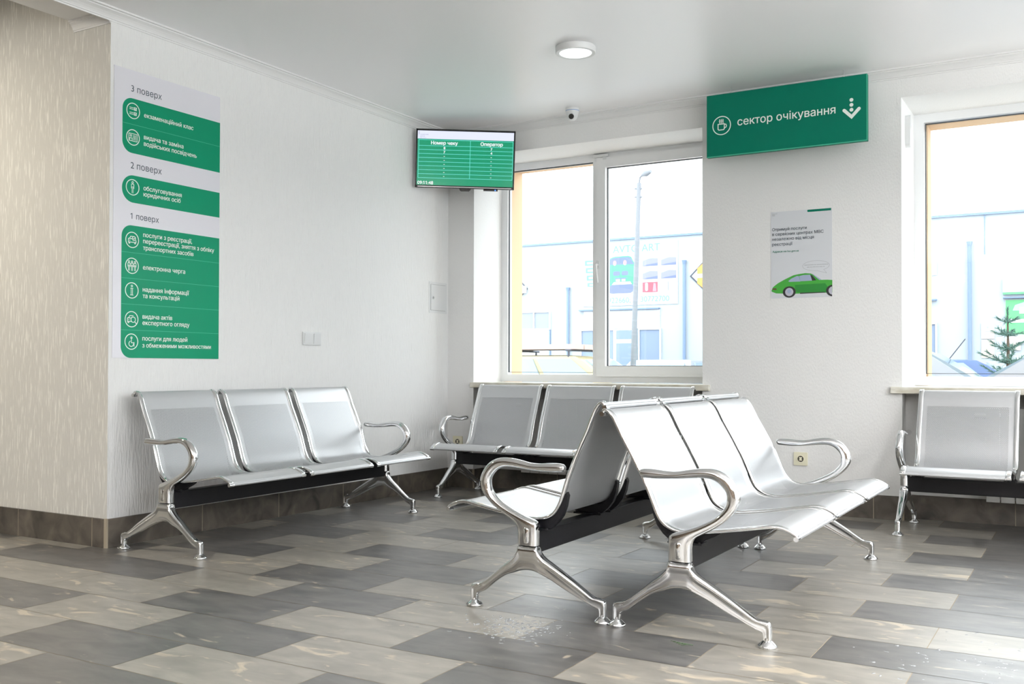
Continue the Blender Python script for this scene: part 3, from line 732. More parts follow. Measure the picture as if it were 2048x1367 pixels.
poly(bm, PY, carpt([(820,1108),(1440,1080),(1440,1100),(820,1138)]), A1+.0002, A1+.0004, 3)
poly(bm, PY, carpt([(525,830),(600,765),(740,700),(790,700),(830,835),(560,845)]), A1, A1+.0003, 4)
poly(bm, PY, carpt([(800,700),(900,675),(1070,665),(1120,810),(830,828)]), A1, A1+.0003, 4)
poly(bm, PY, carpt([(1080,665),(1120,680),(1225,800),(1120,812)]), A1, A1+.0003, 3)
poly(bm, PY, carpt([(1110,640),(1150,655),(1350,785),(1300,795)]), A1, A1+.0002, 4)
for x, y in ((550, 1095), (1625, 1045)):
    c = carpt([(x, y)])[0]; n = 28
    P_ = [(c[0]+.0415*math.cos(2*math.pi*k/n), c[1]+.0365*math.sin(2*math.pi*k/n)) for k in range(n)]; P_ = [(min(px_, 2.9138), pz_) for px_, pz_ in P_]
    poly(bm, PY, P_, A1+.0004, A1+.0006, 3)
    P_ = [(min(c[0]+.026*math.cos(2*math.pi*k/n), 2.9138), c[1]+.026*math.sin(2*math.pi*k/n)) for k in range(n)]; poly(bm, PY, P_, A1+.0006, A1+.0008, 5)
    if x < 1000: disc(bm, PY, c[0], c[1]+.004, .013, A1+.0008, A1+.001, 16, 4)
on_wall(bm, 'printed_car', [M['car_green'], M['car_dark'], M['red_print'], M['tyre_print'], M['glass_print'], M['rim_print']], root)

# ------------------------------------------------------------------ hanging sign
SY = -.18; PS = Plane((0, SY, 0), (1,0,0), (0,0,1))
root = empty('hanging_sign', (2.659, SY+.02, 2.2945)); tag(root, 'green hanging sign with a cup symbol and a down arrow', 'sign')
bm = bmesh.new(); box(bm, 2.156, 3.162, SY, SY+.035, 2.2947, 2.7003, bev=.002); on_wall(bm, 'panel', M['green_dk'], root)
bm = bmesh.new(); rect(bm, PS, 2.156, 3.162, 2.2947, 2.3007, .0, .0004); rect(bm, PS, 3.157, 3.162, 2.2947, 2.7, 0, .0004); on_wall(bm, 'edge_strip', M['div_ink'], root)
bm = bmesh.new(); text(bm, PS, 'сектор очікування', 2.3625, 2.4825, .6125, bold=.008, h1=.001); on_wall(bm, 'lettering', M['white_ink'], root)
bm = bmesh.new(); c = (2.2572, 2.4955)
ring(bm, PS, c[0], c[1], .0590, .0055, 0, .001, 44)
stroke(bm, PS, [(c[0]-.024,c[1]+.010),(c[0]-.024,c[1]-.022),(c[0]-.018,c[1]-.028),(c[0]+.012,c[1]-.028),(c[0]+.018,c[1]-.022),(c[0]+.018,c[1]+.010)], .0055, 0, .001, closed=True)
stroke(bm, PS, [(c[0]+.018,c[1]+.006),(c[0]+.028,c[1]+.006),(c[0]+.032,c[1]-.002),(c[0]+.030,c[1]-.012),(c[0]+.018,c[1]-.018)], .005, 0, .001)
for dx in (-.014, -.003, .008): stroke(bm, PS, [(c[0]+dx,c[1]+.017),(c[0]+dx+.003,c[1]+.022),(c[0]+dx-.002,c[1]+.028),(c[0]+dx+.003,c[1]+.034),(c[0]+dx,c[1]+.040)], .0045, 0, .001)
on_wall(bm, 'cup_symbol', M['white_ink'], root); bm = bmesh.new()
for z in (2.5522, 2.522, 2.492): disc(bm, PS, 3.0698, z, .0112, 0, .001, 24)
poly(bm, PS, [(3.0705,2.436),(3.1235,2.4895),(3.1235,2.4985),(3.1165,2.5045),(3.1085,2.5025),(3.0705,2.4625),(3.0325,2.5015),(3.0245,2.5030),(3.0175,2.4970),(3.0175,2.4885)], 0, .0011)
on_wall(bm, 'arrow_symbol', M['white_ink'], root)
for x in (2.312, 3.021):
    bm = bmesh.new(); tube(bm, [(x,SY+.018,2.699),(x,SY+.018,ZC)], .0022, 8); lathe(bm, [(.0,2.7),(.006,2.7),(.006,2.708),(.0,2.708)], (x,SY+.018,0), 10); on_wall(bm, 'hanging_wire', M['wire'], root)

# ------------------------------------------------------------------ ceiling lamps (one in view, one in the hall, plus added fill lamps)
def ceiling_lamp(x, y, zc, label, power, col=(1,.975,.95)):
    root = empty('ceiling_lamp', (x, y, zc)); tag(root, label, 'lamp', 'round white ceiling lamps')
    bm = bmesh.new(); lathe(bm, [(.0,0),(.112,0),(.1145,-.002),(.1145,-.033),(.112,-.036),(.094,-.036),(.0935,-.034),(.0,-.034)], n=48); obj('housing', bm, M['white'], root, smooth=True)
    bm = bmesh.new(); lathe(bm, [(.0,-.0341),(.0925,-.0341),(.0915,-.0355),(.0,-.0358)], n=40); obj('diffuser', bm, M['lampglow'], root)
    if not power: return
    l = bpy.data.lights.new('lamp_light', 'AREA'); l.shape = 'DISK'; l.size = .18; l.energy = power; l.color = col
    lo = bpy.data.objects.new('lamp_light', l); COL.objects.link(lo); lo.parent = root; lo.location = (0, 0, -.038)
ceiling_lamp(1.798, -1.375, ZC, 'round white ceiling lamp in front of the two-pane window', 0)
# unseen hanging lamps added outside the frame to brighten ceiling and room
def added_fill_lamp(x, y, label, power):
    root = empty('added_fill_lamp', (x, y, ZC)); tag(root, label, 'lamp', 'added fill lamps outside the view')
    bm = bmesh.new(); tube(bm, [(0,0,0),(0,0,-.52)], .006, 8); lathe(bm, [(.0,0),(.05,0),(.05,-.02),(.0,-.02)], n=24); obj('stem', bm, M['white'], root)
    bm = bmesh.new(); lathe(bm, [(.10,-.50),(.21,-.515),(.22,-.53),(.22,-.575),(.21,-.59),(.10,-.605),(.10,-.60),(.10,-.505)], n=40); obj('shade', bm, M['white'], root, smooth=True)
    for z, rx, k in ((-.615, 0, .50), (-.49, math.pi, 1.2)):
        l = bpy.data.lights.new('lamp_light', 'AREA'); l.shape = 'DISK'; l.size = .36; l.energy = power*k; l.color = (1,.985,.97)
        lo = bpy.data.objects.new('lamp_light', l); COL.objects.link(lo); lo.parent = root; lo.location = (0,0,z); lo.rotation_euler = (rx,0,0)
for x, y, s in ((4.9,-4.4,'beyond the right side of the frame'), (6.0,-2.3,'by the last right window'), (6.5,-5.0,'by the nearer right window'), (2.6,-7.6,'over the camera side'), (5.6,-7.8,'over the open floor'), (1.6,-9.6,'by the back wall'), (4.6,-9.8,'in the back of the room')):
    added_fill_lamp(x, y, 'added unseen hanging fill lamp '+s, FILL_LAMP_W)
ceiling_lamp(-1.3, -4.6, 2.98, 'round ceiling lamp with warm light in the hall', 34, (1,.92,.78))
# ------------------------------------------------------------------ security camera
root = empty('security_camera', (1.178, -.192, ZC)); tag(root, 'white dome security camera on the ceiling above the window', 'camera')
bm = bmesh.new(); lathe(bm, [(.0,0),(.048,0),(.049,-.012),(.047,-.016),(.0,-.016)], n=36); obj('base', bm, M['white'], root, smooth=True)
M['blue'] = mat('blue_ring', srgb(70,130,200), .4)
bm = bmesh.new(); lathe(bm, [(.0,-.016),(.0475,-.016),(.0475,-.019),(.0,-.019)], n=36); obj('blue_ring', bm, M['blue'], root)
bm = bmesh.new(); lathe(bm, [(.0,-.019),(.047,-.019),(.044,-.036),(.038,-.056),(.031,-.072),(.020,-.083),(.008,-.087),(.0,-.0875)], n=36); b_ = obj('dome', bm, M['white'], root, smooth=True)
dirv = Vector((.28, -.92, -.30)).normalized(); rr_ = dirv.cross(Vector((0,0,1))).normalized(); uu_ = rr_.cross(dirv)
PLn = Plane(Vector((0,0,-.052))+dirv*.026, rr_, uu_)
bm = bmesh.new(); tube(bm, [Vector((0,0,-.052)), Vector((0,0,-.052))+dirv*.042], .021, 24); obj('eyeball', bm, M['white'], root, smooth=True)
bm = bmesh.new(); tube(bm, [Vector((0,0,-.052))+dirv*.040, Vector((0,0,-.052))+dirv*.0445], .0185, 24); l = obj('lens', bm, M['tvblack'], root)

# ------------------------------------------------------------------ television on a corner bracket
tc = Vector((.353, -.303, 2.454)); TW, TH = .73, .429
ty, tt, tr = .527, .051, -.028
tn = Vector((math.sin(ty)*math.cos(tt), -math.cos(ty)*math.cos(tt), -math.sin(tt))); tR = Vector((0,0,1)).cross(tn).normalized(); tU = tn.cross(tR)
tR2 = tR*math.cos(tr)+tU*math.sin(tr); tU2 = -tR*math.sin(tr)+tU*math.cos(tr)
root = empty('television', tuple(tc)); tag(root, 'flat television showing a green queue table, high in the room corner', 'television')
TP = Plane(tc - tR2*TW/2 - tU2*TH/2, tR2, tU2)   # local (x right, y up) in metres from the lower left corner
def tvpart(bm, name, m, par=None):
    return on_wall(bm, name, m, par or root)
bm = bmesh.new(); poly(bm, TP, rrect(0,TW,0,TH,.006,n=3), -.030, 0)
for x0, x1, y0, y1 in ((0,.011,0,TH),(TW-.011,TW,0,TH),(0,TW,TH-.013,TH),(0,TW,0,.019)): rect(bm, TP, x0, x1, y0, y1, 0, .005)
poly(bm, TP, rrect(.10,TW-.10,.05,TH-.08,.02), -.062, -.030); tvpart(bm, 'casing', M['tvblack'])
bm = bmesh.new(); rect(bm, TP, .02, TW-.02, .006, .010, .005, .0056); tvpart(bm, 'chrome_line', M['chrome'])
SX0, SX1, SY0, SY1 = .011, TW-.011, .019, TH-.013
fx = lambda s: s*TW; fz = lambda t: TH*(1-t)
bm = bmesh.new(); rect(bm, TP, SX0, SX1, SY0, SY1, .0, .001, 0); rect(bm, TP, SX0, SX1, fz(.168), SY1, .001, .0013, 1)
scr = tvpart(bm, 'screen', [M['scr_green'], M['scr_white']])
bm = bmesh.new(); xa, xb, xm = fx(.028), fx(.978), fx(.548); lw = .0030
rows = [.185,.284] + [.284+.0686*k for k in range(1,9)]
for t in rows: rect(bm, TP, xa, xb, fz(t)-lw/2, fz(t)+lw/2, .0013, .0016)
for x in (xa, xm, xb): rect(bm, TP, x-lw/2, x+lw/2, fz(rows[-1]), fz(rows[0]), .0013, .0016)
tvpart(bm, 'table_lines', M['scr_line'], scr)
bm = bmesh.new(); text(bm, TP, 'Номер чеку', fx(.152), fz(.262), fx(.268), bold=.03, h1=.0018); text(bm, TP, 'Оператор', fx(.652), fz(.264), fx(.222), bold=.03, h1=.0018)
for i, (a, b) in enumerate((('8','7'),('7','4'))+(('-','-'),)*6):
    t = rows[1]+.0686*(i+1)-.012 if a != '-' else rows[1]+.0686*(i+1)-.014
    text(bm, TP, a, fx(.288), fz(t), height=.019 if a != '-' else None, width=None if a != '-' else .007, bold=.03, h1=.0018, align='c'); text(bm, TP, b, fx(.762), fz(t), height=.019 if b != '-' else None, width=None if b != '-' else .007, bold=.03, h1=.0018, align='c')
text(bm, TP, '09:11:48', fx(.024), fz(.944), fx(.158), bold=.012, h1=.0018); tvpart(bm, 'lettering', M['scr_text'], scr)
bm = bmesh.new(); text(bm, TP, 'сервісний', fx(.040), fz(.105), fx(.082), h1=.0018); text(bm, TP, 'центр', fx(.040), fz(.135), fx(.046), h1=.0018); text(bm, TP, 'МВС України', fx(.040), fz(.158), fx(.062), h1=.0018)
for t in (.045,.066,.088): disc(bm, TP, fx(.030), fz(t), .003, .0013, .0018, 12)
tvpart(bm, 'small_print', M['scr_grey'], scr)
bm = bmesh.new(); poly(bm, TP, [(.325,.002),(.415,.002),(.408,-.014),(.400,-.019),(.340,-.019),(.332,-.014)], -.024, .0); tvpart(bm, 'base_mount', M['tvblack'])
bm = bmesh.new(); rect(bm, TP, .505, .610, -.012, .002, -.03, -.004)
for k in range(8): rect(bm, TP, .512+k*.011, .518+k*.011, -.009, -.002, -.004, -.002)
tvpart(bm, 'media_box', M['tvblack'])
M['led'] = mat('blue_led', (.02,.05,.2), .4, emit=(.05,.2,1.0), estr=2.0)
bm = bmesh.new(); rect(bm, TP, .588, .596, -.010, -.003, -.004, -.0015); tvpart(bm, 'status_light', M['led'])
bm = bmesh.new(); rect(bm, TP, .30, .43, .12, .30, -.075, -.062); e = TP.p(.365, .21, -.07)
w_ = Vector((.02, -.02, 2.45)); tube(bm, [e, (e+w_)/2+Vector((.03,-.03,0)), w_], .014, 10); box(bm, .0, .02, -.09, -.03, 2.36, 2.54); tvpart(bm, 'wall_bracket', M['black'])

# ------------------------------------------------------------------ wet splashes and a green sprig on the floor
M['water'] = mat('water', (.35,.36,.37), .03, spec=.6)
def splash(cx_, cy_, n, sx, sy, label, seed):
    rnd = random.Random(seed); bm = bmesh.new()
    for _ in range(n):
        x = cx_+rnd.gauss(0, sx); y = cy_+rnd.gauss(0, sy); r = rnd.uniform(.0015,.006); a0 = rnd.uniform(0, 6.28); el = rnd.uniform(1.0, 2.6); k = 9
        rim = []; top = []
        for i in range(k):
            a = 2*math.pi*i/k; q = r*rnd.uniform(.7,1.25); px, py = q*el*math.cos(a), q*math.sin(a)
            X, Y = x+px*math.cos(a0)-py*math.sin(a0), y+px*math.sin(a0)+py*math.cos(a0)
            rim.append(bm.verts.new((X, Y, .0001))); top.append(bm.verts.new((x+(X-x)*.6, y+(Y-y)*.6, .0011)))
        for i in range(k): bm.faces.new((rim[i], rim[(i+1)%k], top[(i+1)%k], top[i]))
        bm.faces.new(top)
    o = obj('water_splash', bm, M['water'], None, smooth=True); tag(o, label, 'water', kind='stuff')
splash(2.55, -3.345, 260, .08, .07, 'wet splash of droplets on the light floor tile in front of the back-to-back benches', 3)
splash(4.05, -3.02, 60, .20, .12, 'scattered droplets on the dark floor tile at the lower right', 5)
splash(4.15, -2.72, 34, .22, .10, 'scattered droplets on the light floor tile right of the central bench', 8)
bm = bmesh.new()
for k in range(5):
    a = k*.5-1.0; tube(bm, [(3.095+.012*k,-3.235-.008*k,.001),(3.105+.012*k+.012*math.cos(a),-3.235-.008*k+.012*math.sin(a),.004),(3.115+.012*k+.03*math.cos(a),-3.235-.008*k+.02*math.sin(a),.002)], .0008, 5)
o = obj('plant_sprig', bm, M['grass']); tag(o, 'tiny green sprig on the floor tile under the central bench front leg', 'sprig')

# ------------------------------------------------------------------ outside: street, long pale-blue building, cars
YB, ZS = 14.0, -.35
M['asphalt'] = mat('asphalt', (.52,.53,.54), .9)
M['fac'] = mat('pale_blue_facade', srgb(172,182,189), .8); M['fac_edge'] = mat('facade_edge', srgb(116,138,168), .6)
M['pipe'] = mat('blue_drainpipe', srgb(116,138,168), .5); M['dglass'] = mat('dark_shop_glass', srgb(124,142,168), .4); M['gglass'] = mat('grey_garage_glass', srgb(140,150,162), .4)
M['banner_white'] = mat('banner_white', (.62,.64,.66), .6); M['teal'] = mat('banner_teal', srgb(109,173,185), .6); M['b_green'] = mat('banner_green', srgb(84,158,132), .6); M['b_dark'] = mat('banner_dark', srgb(107,119,155), .6)
M['b_mid'] = mat('banner_violet', srgb(137,141,170), .6); M['b_red'] = mat('banner_red', srgb(188,90,106), .6); M['b_skin'] = mat('banner_skin', srgb(170,140,150), .6); M['b_light'] = mat('banner_grey', srgb(162,170,185), .6)
M['yellow'] = mat('sign_yellow', srgb(205,152,86), .6); M['signblack'] = mat('sign_black', srgb(70,76,88), .6); M['shopgreen'] = mat('shop_green', srgb(98,180,123), .6); M['palewood'] = mat('pale_notice', srgb(199,188,180), .7)
bm = bmesh.new(); box(bm, -26, 26, .75, 32, ZS-.2, ZS); struct('street', bm, M['asphalt'])
PB = Plane((0, YB, 0), (1,0,0), (0,0,1))
bd = empty('building', (-2, YB, ZS)); tag(bd, 'long pale blue service building across the street', 'building')
bm = bmesh.new(); box(bm, -24, 16, YB, YB+7, ZS, 3.80); on_wall(bm, 'wall', M['fac'], bd)
bm = bmesh.new(); box(bm, -24, 16, YB-.05, YB+.3, 3.80, 3.845); on_wall(bm, 'roof_edge', M['fac_edge'], bd)
for x, zt in ((-6.09,2.78), (-3.272,3.26), (2.345,3.31)):
    bm = bmesh.new(); tube(bm, [(x,YB-.06,ZS),(x,YB-.06,zt-.08)], .033, 10); tube(bm, [(x,YB-.06,zt-.1),(x,YB-.06,zt)], [.03,.055], 10); on_wall(bm, 'drainpipe', M['pipe'], bd)
bm = bmesh.new(); tube(bm, [(2.6,YB-.02,3.80),(2.598,YB-.02,3.06)], .008, 6); on_wall(bm, 'cable', M['fac_edge'], bd)
def shop_window(x0, x1, z0, z1, m, mull=()):
    bm = bmesh.new()
    for a, b, c, d in ((x0-.03,x0,z0-.03,z1+.03),(x1,x1+.03,z0-.03,z1+.03),(x0,x1,z0-.03,z0),(x0,x1,z1,z1+.03)): rect(bm, PB, a, b, c, d, 0, .05)
    for q in mull: rect(bm, PB, q-.015, q+.015, z0, z1, 0, .05)
    f = on_wall(bm, 'window', M['banner_white'], bd)
    bm = bmesh.new(); rect(bm, PB, x0, x1, z0, z1, .002, .02); on_wall(bm, 'pane', m, f)
shop_window(-7.9, -6.59, 1.85, 2.225, M['gglass'], (-7.42,-7.0)); 
bm = bmesh.new(); rect(bm, PB, -7.9, -6.60, ZS, 1.82, 0, .03); on_wall(bm, 'garage_door', M['banner_white'], bd)
bm = bmesh.new(); rect(bm, PB, -6.595, -6.565, ZS, 2.25, 0, .04); on_wall(bm, 'door_post', M['fac_edge'], bd)
shop_window(-5.75, -4.955, .2, 1.775, M['dglass'], (-5.3,)); shop_window(-4.32, -3.848, .1, 1.775, M['dglass'])
bm = bmesh.new(); rect(bm, PB, -4.92, -4.40, ZS, 1.80, 0, .05); dr = on_wall(bm, 'door', M['banner_white'], bd)
for z0, z1 in ((1.575,1.773), (.25,1.482)): bm = bmesh.new(); rect(bm, PB, -4.878, -4.455, z0, z1, .05, .055); on_wall(bm, 'pane', M['dglass'], dr)
bm = bmesh.new(); rect(bm, PB, -5.8, -3.848, 2.225, 2.255, 0, .10); on_wall(bm, 'awning_rail', M['fac_edge'], bd)
bm = bmesh.new(); rect(bm, PB, -5.7, -3.85, 1.81, 2.22, 0, .02)
fs = on_wall(bm, 'fascia', M['banner_white'], bd)
M['faint_teal'] = mat('faint_teal_print', srgb(150,185,195), .6)
for s_, x, z, w_ in (('МЕТРІЯ',-5.12,2.075,.25), ('3C 3D',-5.08,1.985,.19), ('ТОЛИСТ',-4.33,2.06,.28)):
    bm = bmesh.new(); text(bm, PB, s_, x, z, w_, h1=.022); on_wall(bm, 'lettering', M['faint_teal'], fs)
shop_window(.9, 1.745, .5, 1.775, M['dglass'])
bm = bmesh.new(); rect(bm, PB, .8, 1.77, 2.225, 2.255, 0, .08); on_wall(bm, 'awning_rail', M['fac_edge'], bd)
# banner with the workshop name
bn = empty('banner', (-4.57, YB, 2.33)); tag(bn, 'white workshop banner with teal lettering and a green car on the blue building', 'banner')
bm = bmesh.new(); rect(bm, PB, -5.72, -3.432, 2.330, 3.713, .002, .02); on_wall(bm, 'cloth', M['banner_white'], bn)
bm = bmesh.new(); text(bm, PB, 'AVTO ART', -4.975, 3.513, 1.13, bold=.01, h1=.022); on_wall(bm, 'lettering', M['teal'], bn)
for s_, x, w_ in (('922660;',-5.095,.55), ('0',-4.485,.055), ('30772700',-4.302,.67)):
    bm = bmesh.new(); text(bm, PB, s_, x, 2.388+(x+5.1)*.011, w_, bold=.01, h1=.022); on_wall(bm, 'lettering', M['teal'], bn)
bm = bmesh.new()
for z, x0, h in ((3.32,-5.675,.12), (3.15,-5.655,.12), (2.98,-5.63,.12), (2.82,-5.61,.09)): 
    rect(bm, PB, x0, -5.44, z-h/2, z+h/2, .02, .022); rect(bm, PB, x0+.055, -5.44, z-h/5, z+h/6, .022, .023, 1)
on_wall(bm, 'teal_print', [M['teal'], M['banner_white']], bn)
bm = bmesh.new(); h = (.02, .022)
poly(bm, PB, [(-5.09,2.80),(-5.09,2.62),(-5.0,2.60),(-4.55,2.60),(-4.40,2.68),(-4.40,2.80)], .02, .0215, 1)
poly(bm, PB, [(-5.12,2.78),(-5.13,3.10),(-5.09,3.26),(-5.04,3.40),(-4.93,3.43),(-4.60,3.435),(-4.53,3.41),(-4.44,3.24),(-4.40,3.10),(-4.40,2.80),(-4.50,2.78),(-4.55,2.86),(-4.95,2.86),(-5.02,2.78)], .0215, .022, 0)
poly(bm, PB, [(-5.09,3.25),(-5.03,3.38),(-4.93,3.405),(-4.60,3.41),(-4.54,3.38),(-4.46,3.24)], .022, .0225, 1)
for x in (-4.93, -4.68): poly(bm, PB, [(x+.045*math.cos(q*.4), 3.285+.06*math.sin(q*.4)) for q in range(15)], .0225, .023, 2)
for x0, x1 in ((-4.97,-4.80), (-4.76,-4.60)): poly(bm, PB, rrect(x0,x1,3.0,3.10,.035), .022, .0225, 1)
poly(bm, PB, [(-4.95,2.95),(-4.62,2.95),(-4.66,2.92),(-4.9,2.92)], .022, .0225, 1); 
for x0, x1 in ((-4.90,-4.80), (-4.76,-4.67)): rect(bm, PB, x0, x1, 2.87, 2.92, .0225, .023, 3)
on_wall(bm, 'printed_car', [M['b_green'], M['b_dark'], M['b_skin'], M['banner_white']], bn)
for x0, x1 in ((-4.256,-3.896), (-3.822,-3.469)):
    for i, (z0, z1) in enumerate(((3.18,3.393), (2.89,3.114), (2.60,2.825))):
        bm = bmesh.new(); red = i == 2 and x0 < -4; pale = i == 2 and x0 > -4
        rect(bm, PB, x0, x1, z0, z1, .02, .021, 2 if red else (1 if pale else 0))
        w_ = x1-x0; hh = z1-z0
        if red:
            poly(bm, PB, rrect(x0+.06,x0+.13,z0+.03,z1-.01,.034), .021, .022, 1); poly(bm, PB, [(x1-.12,z0+.02),(x1-.03,z0+.02),(x1-.05,z1-.03),(x1-.10,z1-.02)], .021, .022, 4)
        elif pale: rect(bm, PB, x0+w_*.46, x0+w_*.5, z0+.03, z1, .021, .022, 0)
        else:
            poly(bm, PB, [(x0,z0+hh*.55),(x0+w_*.5,z0+hh*.8),(x1,z0+hh*.75),(x1,z1),(x0,z1)], .021, .022, 1); poly(bm, PB, [(x0,z0),(x1,z0),(x1,z0+hh*.3),(x0+w_*.3,z0+hh*.15)], .021, .022, 3)
        on_wall(bm, 'printed_photo', [M['b_mid'], M['b_light'], M['b_red'], M['b_dark'], M['b_skin']], bn)
# diamond warning signs on the facade
def diamond(x, z, r, label):
    rt_ = empty('diamond_sign', (x, YB, z)); tag(rt_, label, 'sign', 'orange and black diamond signs on the blue building')
    D = lambda q: [(x-q,z),(x,z-q),(x+q,z),(x,z+q)]
    bm = bmesh.new(); poly(bm, PB, D(r), .002, .02, 0); poly(bm, PB, D(r*.90), .02, .021, 1)
    on_wall(bm, 'plate', [M['signblack'], M['banner_white']], rt_)
    bm = bmesh.new()
    for sg in (1, -1): poly(bm, PB, [(x-r*.62,z+sg*r*.10),(x+r*.62,z+sg*r*.10),(x+r*.62,z+sg*r*.30),(x+r*.1,z+sg*r*.80),(x-r*.1,z+sg*r*.80),(x-r*.62,z+sg*r*.36)], .021, .023)
    on_wall(bm, 'orange_print', M['yellow'], rt_)
diamond(-2.72, 2.912, .44, 'orange and black diamond sign right of the banner, cut by the wall between the windows')
diamond(-7.62, 2.80, .44, 'orange and black diamond sign left of the banner, beside the orange window jamb')
bx = empty('alarm_box', (-7.28, YB, 2.78)); tag(bx, 'small white box on the blue building beside the orange window jamb', 'box')
bm = bmesh.new(); rect(bm, PB, -7.41, -7.20, 2.69, 2.86, .026, .12); on_wall(bm, 'casing', M['banner_white'], bx)
bm = bmesh.new(); ring(bm, PB, -7.305, 2.775, .045, .012, .12, .124); on_wall(bm, 'fan_ring', M['b_light'], bx)
# plates and shop signs seen through the right window
def flat(name, label, cat, x0, x1, z0, z1, m, extra=(), h=.02):
    o = empty(name, ((x0+x1)/2, YB, z0)); tag(o, label, cat)
    bm = bmesh.new(); rect(bm, PB, x0, x1, z0, z1, .001, h); on_wall(bm, 'plate', m, o)
    for nm, a, b, c, d, mm in extra:
        bm = bmesh.new(); rect(bm, PB, a, b, c, d, h, h+.004); on_wall(bm, nm, mm, o)
    return o
o = flat('letter_sign', 'white sign plate with a grey letter, at the left edge of the single-pane window view', 'sign', .9, 1.774, 2.71, 3.138, M['banner_white'])
bm = bmesh.new(); text(bm, PB, 'Н', 1.60, 2.84, .09, bold=.02, h1=.022); on_wall(bm, 'lettering', M['b_light'], o)
flat('notice', 'upper pale pink notice on the blue building beside the drainpipe', 'notice', 2.536, 2.756, 1.486, 1.776, M['palewood'], [('print',2.60,2.70,1.62,1.63,M['b_light']), ('print',2.57,2.73,1.56,1.568,M['b_light']), ('emblem',2.63,2.66,1.68,1.72,M['b_light'])])
flat('notice', 'lower pale pink notice on the blue building behind the spruce', 'notice', 2.536, 2.756, 1.13, 1.465, M['palewood'])
sh = flat('shop_sign', 'green and white shop front seen behind the spruce', 'shop front', 2.90, 4.6, 2.297, 2.595, M['banner_white'], [('green_stripe',2.90,4.6,2.297,2.338,M['shopgreen'])], .06)
bm = bmesh.new(); rect(bm, PB, 2.905, 4.6, 2.225, 2.245, 0, .1); on_wall(bm, 'awning_rail', M['fac_edge'], sh)
bm = bmesh.new(); rect(bm, PB, 2.94, 4.5, 1.40, 2.20, 0, .03); on_wall(bm, 'panel', M['banner_white'], sh)
bm = bmesh.new(); rect(bm, PB, 2.945, 4.5, 1.845, 2.195, .03, .034, 0); poly(bm, PB, [(3.06,2.0),(3.10,2.10),(3.26,2.155),(3.5,2.16),(3.5,1.99)], .034, .036, 1); rect(bm, PB, 3.17, 3.34, 1.94, 2.06, .036, .04, 2)
rect(bm, PB, 2.945, 4.5, 1.56, 1.778, .03, .034, 0); on_wall(bm, 'green_poster', [M['shopgreen'], M['b_light'], M['banner_white']], sh)
bm = bmesh.new(); rect(bm, PB, 3.02, 3.19, 1.27, 1.42, .03, .05); on_wall(bm, 'brown_board', M['palewood'], sh)

# street lamp pole
pr = empty('street_lamp', (-2.785, 9.95, ZS)); tag(pr, 'slim grey street lamp pole in front of the workshop banner', 'street lamp')
M['pole'] = mat('pole_grey', srgb(126,132,140), .6)
bm = bmesh.new(); tube(bm, [(-2.785,9.95,ZS),(-2.70,9.95,2.1),(-2.628,9.95,4.22)], [.052,.046,.040], 16); on_wall(bm, 'pole', M['pole'], pr, True)
bm = bmesh.new(); tube(bm, [(-2.629,9.95,4.20),(-2.60,9.93,4.32),(-2.52,9.88,4.35)], .018, 8); tube(bm, [(-2.54,9.88,4.345),(-2.45,9.85,4.365),(-2.34,9.80,4.38)], [.03,.06,.03], 10); on_wall(bm, 'lamp_head', M['pole'], pr, True)
for z in (4.12, 3.97): bm = bmesh.new(); tube(bm, [(-2.71,9.95,z+.01),(-2.57,9.95,z)], .018, 8); on_wall(bm, 'clamp', M['pole'], pr)

